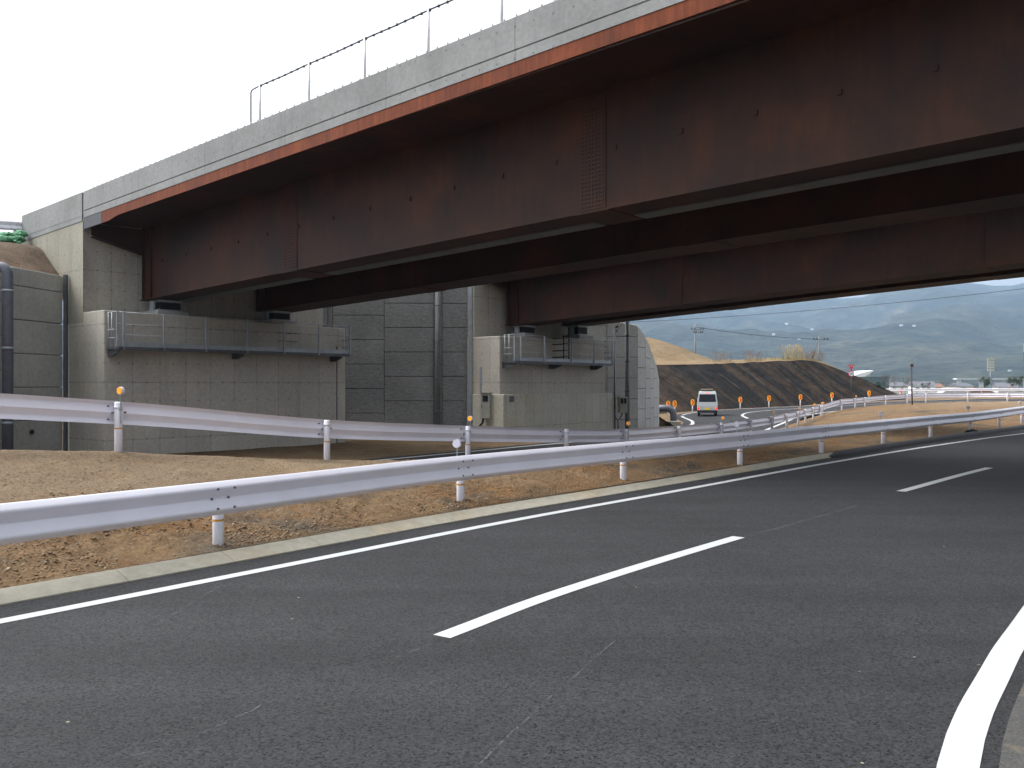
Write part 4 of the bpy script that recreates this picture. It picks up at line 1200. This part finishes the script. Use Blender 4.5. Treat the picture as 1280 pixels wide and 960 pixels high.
fo = lettering(fc); fo.parent = rd; fo.location = (0, -.082, zc - .09); fo.rotation_euler = (math.pi / 2, 0, 0)

p = at(1140.5, 502, 64); rs = empty('round_sign', (p.x, p.y, .1)); tag(rs, 'small round sign seen from behind on a dark post on the soil island', 'sign')
b = MB(); b.tube([(.0, 0, -.3), (-.08, 0, 2.85)], .05, 10); b.build('post', 'brown_pole', rs)
b = MB(); b.disc((-.08, -.08, 3.0), (0, -1, 0), .17, .03, 22); pb = b.build('plate', 'reflector_back', rs)
b = MB(); b.disc((-.08, -.1, 2.98), (0, -1, 0), .11, .03, 18); b.build('clamp', 'brown_pole', pb)

p = at(1283, 460, 96); gs = empty('direction_sign', (p.x + .9, p.y, .2)); tag(gs, 'green direction sign with a white top, cut by the right edge of the photo', 'sign')
b = MB(); b.box((-1.2, -.06, 3.85), (1.4, 0, 5.0)); b.build('green_panel', 'sign_green', gs)
b = MB(); b.box((-1.24, -.05, 5.02), (1.4, 0, 5.95)); b.build('top_panel', 'cabinet_paint', gs)
for x in (-.6, .9):
    b = MB(); b.tube([(x, .06, -.5), (x, .06, 5.9)], .07, 10); b.build('post', 'galvanised', gs)

# ------------------------------------------------------------------ cones, parked car
cone = None
for px, lb in ((1111.5, 'red traffic cone beyond the soil island, the one nearest the embankment foot'), (1125.5, 'red traffic cone right of the first one, near the dark round-sign post')):
    q = at(px, 497, 100)
    if cone is None:
        cone = empty('traffic_cone', (0, 0, 0)); o = cone
        b = MB(); b.tube([(0, 0, .03), (0, 0, .72)], [.16, .03], 14); b.build('cone', 'cone_red', cone)
        b = MB(); b.box((-.2, -.2, 0), (.2, .2, .03)); b.build('foot', 'rubber', cone)
        b = MB(); b.tube([(0, 0, .36), (0, 0, .46)], [.102, .082], 14, False); b.build('band', 'sign_white', cone)
    else: o = copy_tree(cone)
    o.location = (q.x, q.y, .31); tag(o, lb, 'traffic cone', 'traffic cones')


def parked_car(px, d, rz, paint, label):
    q = at(px, 490, d); r_ = empty('parked_car', (q.x, q.y, -.2), rz); tag(r_, label, 'car')
    b = MB(); b.prism([(-2.1, .35), (-2.1, .8), (-1.7, .95), (-1.2, 1.42), (.5, 1.45), (1.15, .98), (2.0, .85), (2.12, .4)], -.8, .8, bev=.06); b.build('body', paint, r_)
    b = MB(); b.prism([(-1.45, .98), (-1.1, 1.34), (.42, 1.36), (.95, .98)], -.81, .81); b.build('side_window', 'glass_dark', r_)
    for x in (-1.3, 1.35):
        for y in (-.72, .72):
            b = MB(); b.tube([(x, y - .1, .32), (x, y + .1, .32)], .32, 18); b.build('wheel', 'rubber', r_)
    return r_


parked_car(1192, 124, .1, 'van_paint', 'silver car half hidden behind the farthest guardrail')
parked_car(1222, 126, .1, 'roof_brown', 'dark reddish car half hidden behind the farthest guardrail')

# ------------------------------------------------------------------ utility poles and wires
def upole(px, ytop, ybase, d, label, arms):
    q = at(px, ybase, d); top = at(px, ytop, d); h = top.z - q.z
    r_ = empty('utility_pole', (q.x, q.y, q.z - 3)); tag(r_, label, 'utility pole', 'utility poles beyond the embankment')
    b = MB(); b.tube([(0, 0, 0), (0, 0, h + 3)], [.2, .13], 12); b.build('pole', 'pole_concrete', r_)
    for z_, w, off in arms:
        b = MB(); b.bar((-w + off, -.1, h + 3 - z_), (w + off, -.1, h + 3 - z_), .1, .1); ar = b.build('crossarm', 'galvanised_dark', r_)
        for k_ in (-.9, -.45, .45, .9):
            b = MB(); b.tube([(k_ * w + off, -.1, h + 3 - z_ + .05), (k_ * w + off, -.1, h + 3 - z_ + .22), (k_ * w + off, -.1, h + 3 - z_ + .34)], [.07, .11, .06], 8); b.build('insulator', 'brown_pole', ar)
    return r_


upole(869, 405, 442, 150, 'utility pole with two crossarms behind the sandy heap', [(.9, 1.1, .4), (1.5, .8, .5)])
up2 = upole(1023.5, 420, 452, 150, 'utility pole with a wide crossarm above the right end of the embankment', [(.6, 1.3, .3)])
b = MB(); b.tube([at(1022, 428, 150) - up2.location, at(1016, 450, 150) - up2.location], .05, 6); b.build('stay_wire', 'galvanised_dark', up2)
sp = MB(); q0 = at(1014, 446, 96); q1 = at(1017.5, 439, 96); sp.tube([Vector((q0.x, q0.y, q0.z - .5)), q1], .09, 8)
tag(sp.build('timber_post', 'bark'), 'short leaning timber post beside the reeds on the embankment', 'post')


def wire(name, a, c, sag, r, label):
    b = MB(); a, c = Vector(a), Vector(c); pts = []
    for i in range(41):
        f = i / 40; q = a.lerp(c, f); q.z -= sag * 4 * f * (1 - f); pts.append(q)
    b.tube(pts, r, 5); return tag(b.build(name, 'dark_rope'), label, 'wire')


wire('power_line', at(869, 408.5, 150), at(1023, 424, 150), .35, .045, 'dark overhead wire hanging between the two utility poles')
wire('power_line', at(760, 404, 140), at(1420, 343, 120), .9, .035, 'long overhead wire rising to the right across the hills')

# ------------------------------------------------------------------ the town beyond
def house(px, py, d, w, dep, h, rh, wall, roof, label, rz=0, pos=None):
    q = pos if pos else at(px, py, d); r_ = empty('house', q, rz); tag(r_, label, 'house', 'distant houses' if pos is None else 'houses on the hillside')
    b = MB(); b.box((-w / 2, -dep / 2, -3), (w / 2, dep / 2, h)); b.build('wall', wall, r_)
    b = MB(); b.prism([(-dep / 2 - .4, h + .01), (dep / 2 + .4, h + .01), (0, h + rh)], -w / 2 - .4, w / 2 + .4, 'x'); b.build('roof', roof, r_)
    for k_ in (-.28, .2):
        b = MB(); b.box((k_ * w - .6, -dep / 2 - .04, h * .35), (k_ * w + .6, -dep / 2 - .005, h * .75)); b.build('window', 'glass_dark', r_)
    return r_


tw = [(1090, 4.5, 'house_wall', 'house_roof', 'pale low house just right of the netted building'), (1118, 5, 'house_wall', 'house_roof', 'white house behind the traffic cones'), (1133, 5, 'cabinet_paint', 'roof_brown', 'beige house left of the round-sign post, with a brown roof'),
      (1152, 6, 'roof_white', 'house_roof', 'white house right of the round-sign post'), (1163, 6, 'house_wall', 'roof_brown', 'brown-roofed house right of the round-sign post'), (1200, 6, 'house_wall', 'house_roof', 'grey-roofed house behind the parked cars'), (1256, 5, 'house_wall', 'house_roof', 'grey-roofed house right of the floodlight')]
for i, (px, w, wa, ro, lb) in enumerate(tw): house(px, 490.5, 330 + 25 * (i % 3), w * 1.3, 7, 2.0 + .5 * (i % 2), 1.6, wa, ro, lb, .3 * (i % 3) - .2)
hs = [(905, 466, 'white speck of a house low on the hill left of the reeds'), (967, 421.5, 'white house on the hillside above the reeds'), (987, 408.5, 'highest white house on the hillside left of the pole'), (1014, 413, 'white house on the hillside just left of the utility pole'), (1000, 426.5, 'white house on the hillside between reeds and crossarm'), (1128, 408, 'white farmhouse in the middle of the hillside'), (1146, 412, 'second pale house on the hillside beside a brown field'), (1262, 468.5, 'white house at the foot of the hill near the green sign'), (1016, 412, 'small house')]
for px, py, lb in hs[:8]:
    q = hill_at(px, py); k_ = q.y / 1109
    house(0, 0, 0, 3.2 * k_, 2.4 * k_, 1.3 * k_, .5 * k_, 'roof_white', 'roof_white', lb, pos=q)

# netted building with arched white roof behind
q = at(1086, 487, 210); nb = empty('netted_building', q); tag(nb, 'building wrapped in blue-green netting beyond the embankment foot', 'building')
b = MB(); b.box((-4.2, -3, -2), (3.4, 3, 2.9)); b.build('wall', 'net_green', nb)
for x in (-4.2, -2.3, -.4, 1.5, 3.4):
    b = MB(); b.tube([(x, -3.05, -2), (x, -3.05, 3.1)], .07, 6); b.build('scaffold_pole', 'galvanised_dark', nb)
b = MB(); b.box((-4.3, -3.08, 2.9), (3.5, 3.05, 3.0)); b.build('top_rail', 'galvanised_dark', nb)
q = at(1066, 487, 260); ar = empty('arched_hall', q); tag(ar, 'hall with a sweeping white arched roof behind the embankment', 'building')
b = MB(); pts = [(-3.6 + 7.2 * i / 12, 3.5 + 2.1 * (i / 12) ** 1.5 + .5 * math.sin(math.pi * i / 12)) for i in range(13)]
b.prism(pts + [(p_[0], p_[1] - .25 - 1.2 * math.sin(math.pi * min(1, i / 12))) for i, p_ in reversed(list(enumerate(pts)))], -6, 6); b.build('roof', 'roof_white', ar)
b = MB(); b.box((-3.3, -5.5, -2), (.8, 5.5, 3.0)); b.build('wall', 'house_wall', ar)


def floodlight(px, ytop, ybot, ybase, d, w, label):
    q = at(px, ybase, d); r_ = empty('floodlight', q); tag(r_, label, 'floodlight', 'sports ground floodlights')
    z1, z0 = at(px, ytop, d).z - q.z, at(px, ybot, d).z - q.z
    b = MB(); b.tube([(0, .3, -4), (0, .3, z1)], .16, 8); b.build('mast', 'galvanised', r_)
    b = MB()
    for i in range(5):
        for j in range(2):
            zc_ = z0 + (i + .5) * (z1 - z0) / 5; xc = (j - .5) * w * .5; b.box((xc - w * .22, -.2, zc_ - (z1 - z0) * .075), (xc + w * .22, .1, zc_ + (z1 - z0) * .075))
    b.build('lamp', 'cabinet_paint', r_)
    b = MB()
    for i in range(5): zc_ = z0 + (i + .5) * (z1 - z0) / 5; b.bar((-w / 2, .15, zc_), (w / 2, .15, zc_), .12, .1)
    b.build('frame', 'galvanised_dark', r_)


floodlight(1238.5, 447, 464.5, 484, 300, 2.5, 'tall floodlight mast at right, rising above the town')
floodlight(1084.5, 464, 472, 486, 300, 2.0, 'low floodlight array above the netted building')

# far expressway viaduct below the hills
va = empty('viaduct', at(1235, 474, 880)); tag(va, 'thin pale viaduct at the foot of the hills', 'viaduct')
b = MB(); b.box((-33, -4, -.5), (150, 4, 1.0)); b.build('deck', 'haze_deck', va)
for i in range(8):
    b = MB(); b.box((-30 + i * 22, -2, -14), (-27.5 + i * 22, 2, -.52)); b.build('pier', 'haze_deck', va)

# ------------------------------------------------------------------ trees and bushes near the town
def tree(x, y, z, h, bare, label):
    r_ = empty('tree', (x, y, z)); tag(r_, label, 'tree', 'trees at the edge of the town')
    b = MB(); tips = []

    def grow(p, d, L, r, lev):
        q = p + d * L; mid_ = p.lerp(q, .5) + Vector((random.gauss(0, .04), random.gauss(0, .04), 0)) * L
        b.tube([p, mid_, q], [r, r * .82, r * .62], 5, False); tips.append(q)
        if lev:
            for _ in range(3):
                dd_ = (d + Vector((random.gauss(0, .55), random.gauss(0, .55), random.gauss(.1, .25)))).normalized(); grow(q, dd_, L * random.uniform(.55, .8), r * .55, lev - 1)
    grow(Vector((0, 0, -1)), Vector((0, 0, 1)), h * .3 + 1, h * .03, 4 if bare else 3)
    b.build('trunk', 'bark' if not bare else 'twig', r_, fix=False)
    if not bare:
        c = MB()
        for tp in tips[1:]:
            for _ in range(26):
                p = tp + Vector((random.gauss(0, 1), random.gauss(0, 1), random.gauss(0, .8))) * h * .09; s_ = h * random.uniform(.02, .04)
                a = Vector((random.gauss(0, 1), random.gauss(0, 1), random.gauss(0, 1))).normalized(); m = a.orthogonal(); n_ = a.cross(m)
                c.face([c.b.verts.new(p + m * s_), c.b.verts.new(p + n_ * s_ * .6), c.b.verts.new(p - m * s_), c.b.verts.new(p - n_ * s_ * .6)])
        c.build('crown', 'leaf_dark', r_, fix=False)


for px, py, d, h, bare, lb in ((1230, 489, 170, 2.1, False, 'rounded dark tree left of the tall floodlight'), (1270, 489, 165, 2.0, False, 'dark tree left of the green direction sign'), (1281, 488, 168, 2.2, False, 'dark tree behind the green direction sign'),
                               (1116, 489, 190, 2.9, True, 'bare tree behind the traffic cones'), (1127, 489, 195, 3.1, True, 'bare spreading tree left of the round-sign post'), (1106, 489, 180, 4.2, True, 'bare tree at the corner of the netted building'), (1146, 489, 200, 2.2, True, 'bare tree just right of the round-sign post'), (1178, 489, 185, 2.0, True, 'bare tree between brown-roofed house and floodlight'),
                               (1100, 490, 175, 1.5, False, 'low dark bush at the foot of the embankment'), (1158, 490, 180, 1.3, False, 'low dark bush between the distant houses')):
    q = at(px, py, d); tree(q.x, q.y, q.z - .4, h, bare, lb)

# ------------------------------------------------------------------ air, sky, light, camera
hz = MB(); hz.box((-5200, -3100, -14), (5200, 5000, 540)); hb = hz.build('haze', 'rubber'); hb['kind'] = 'stuff'
hm = bpy.data.materials.new('haze'); hm.use_nodes = True; t_ = hm.node_tree; t_.nodes.clear()
ho = t_.nodes.new('ShaderNodeOutputMaterial'); pv = t_.nodes.new('ShaderNodeVolumePrincipled')
pv.inputs['Color'].default_value = (.50, .71, .98, 1); pv.inputs['Density'].default_value = .00019; pv.inputs['Anisotropy'].default_value = .2
t_.links.new(pv.outputs[0], ho.inputs['Volume'])
hb.data.materials.clear(); hb.data.materials.append(hm)

SUN_EL, SUN_AZ = R(52), R(285)
w = bpy.data.worlds.new('World'); SC.world = w; w.use_nodes = True; wt = w.node_tree; wt.nodes.clear()
wo = wt.nodes.new('ShaderNodeOutputWorld'); bgd = wt.nodes.new('ShaderNodeBackground'); sk = wt.nodes.new('ShaderNodeTexSky')
sk.sky_type = 'NISHITA'; sk.sun_disc = False; sk.sun_elevation = SUN_EL; sk.sun_rotation = SUN_AZ; sk.dust_density = 6; sk.air_density = 1.0; sk.ozone_density = 1.0
hsv = wt.nodes.new('ShaderNodeHueSaturation'); hsv.inputs['Saturation'].default_value = .12
wt.links.new(sk.outputs[0], hsv.inputs['Color']); wt.links.new(hsv.outputs[0], bgd.inputs[0]); wt.links.new(bgd.outputs[0], wo.inputs[0])
bgd.inputs[1].default_value = .15
sd = bpy.data.lights.new('sun', 'SUN'); sd.energy = .5; sd.angle = R(50); sd.color = (1, .96, .9)
so = bpy.data.objects.new('sun', sd); COL.objects.link(so)
dirv = Vector((math.sin(SUN_AZ) * math.cos(SUN_EL), math.cos(SUN_AZ) * math.cos(SUN_EL), math.sin(SUN_EL)))
so.rotation_euler = dirv.to_track_quat('Z', 'Y').to_euler()

cam = bpy.data.cameras.new('camera'); co = bpy.data.objects.new('camera', cam); COL.objects.link(co)
cam.sensor_width = 36; cam.lens = 36 * F / 1280; cam.clip_start = .1; cam.clip_end = 20000
co.location = (0, 0, EYE); co.rotation_euler = (math.pi / 2, 0, 0); SC.camera = co
vs = SC.view_settings; vs.view_transform = 'Standard'; vs.look = 'None'; vs.exposure = 1.38; vs.gamma = 1
SC.cycles.volume_bounces = 0; SC.cycles.max_bounces = 8; SC.cycles.diffuse_bounces = 4
SC.cycles.use_denoising = True
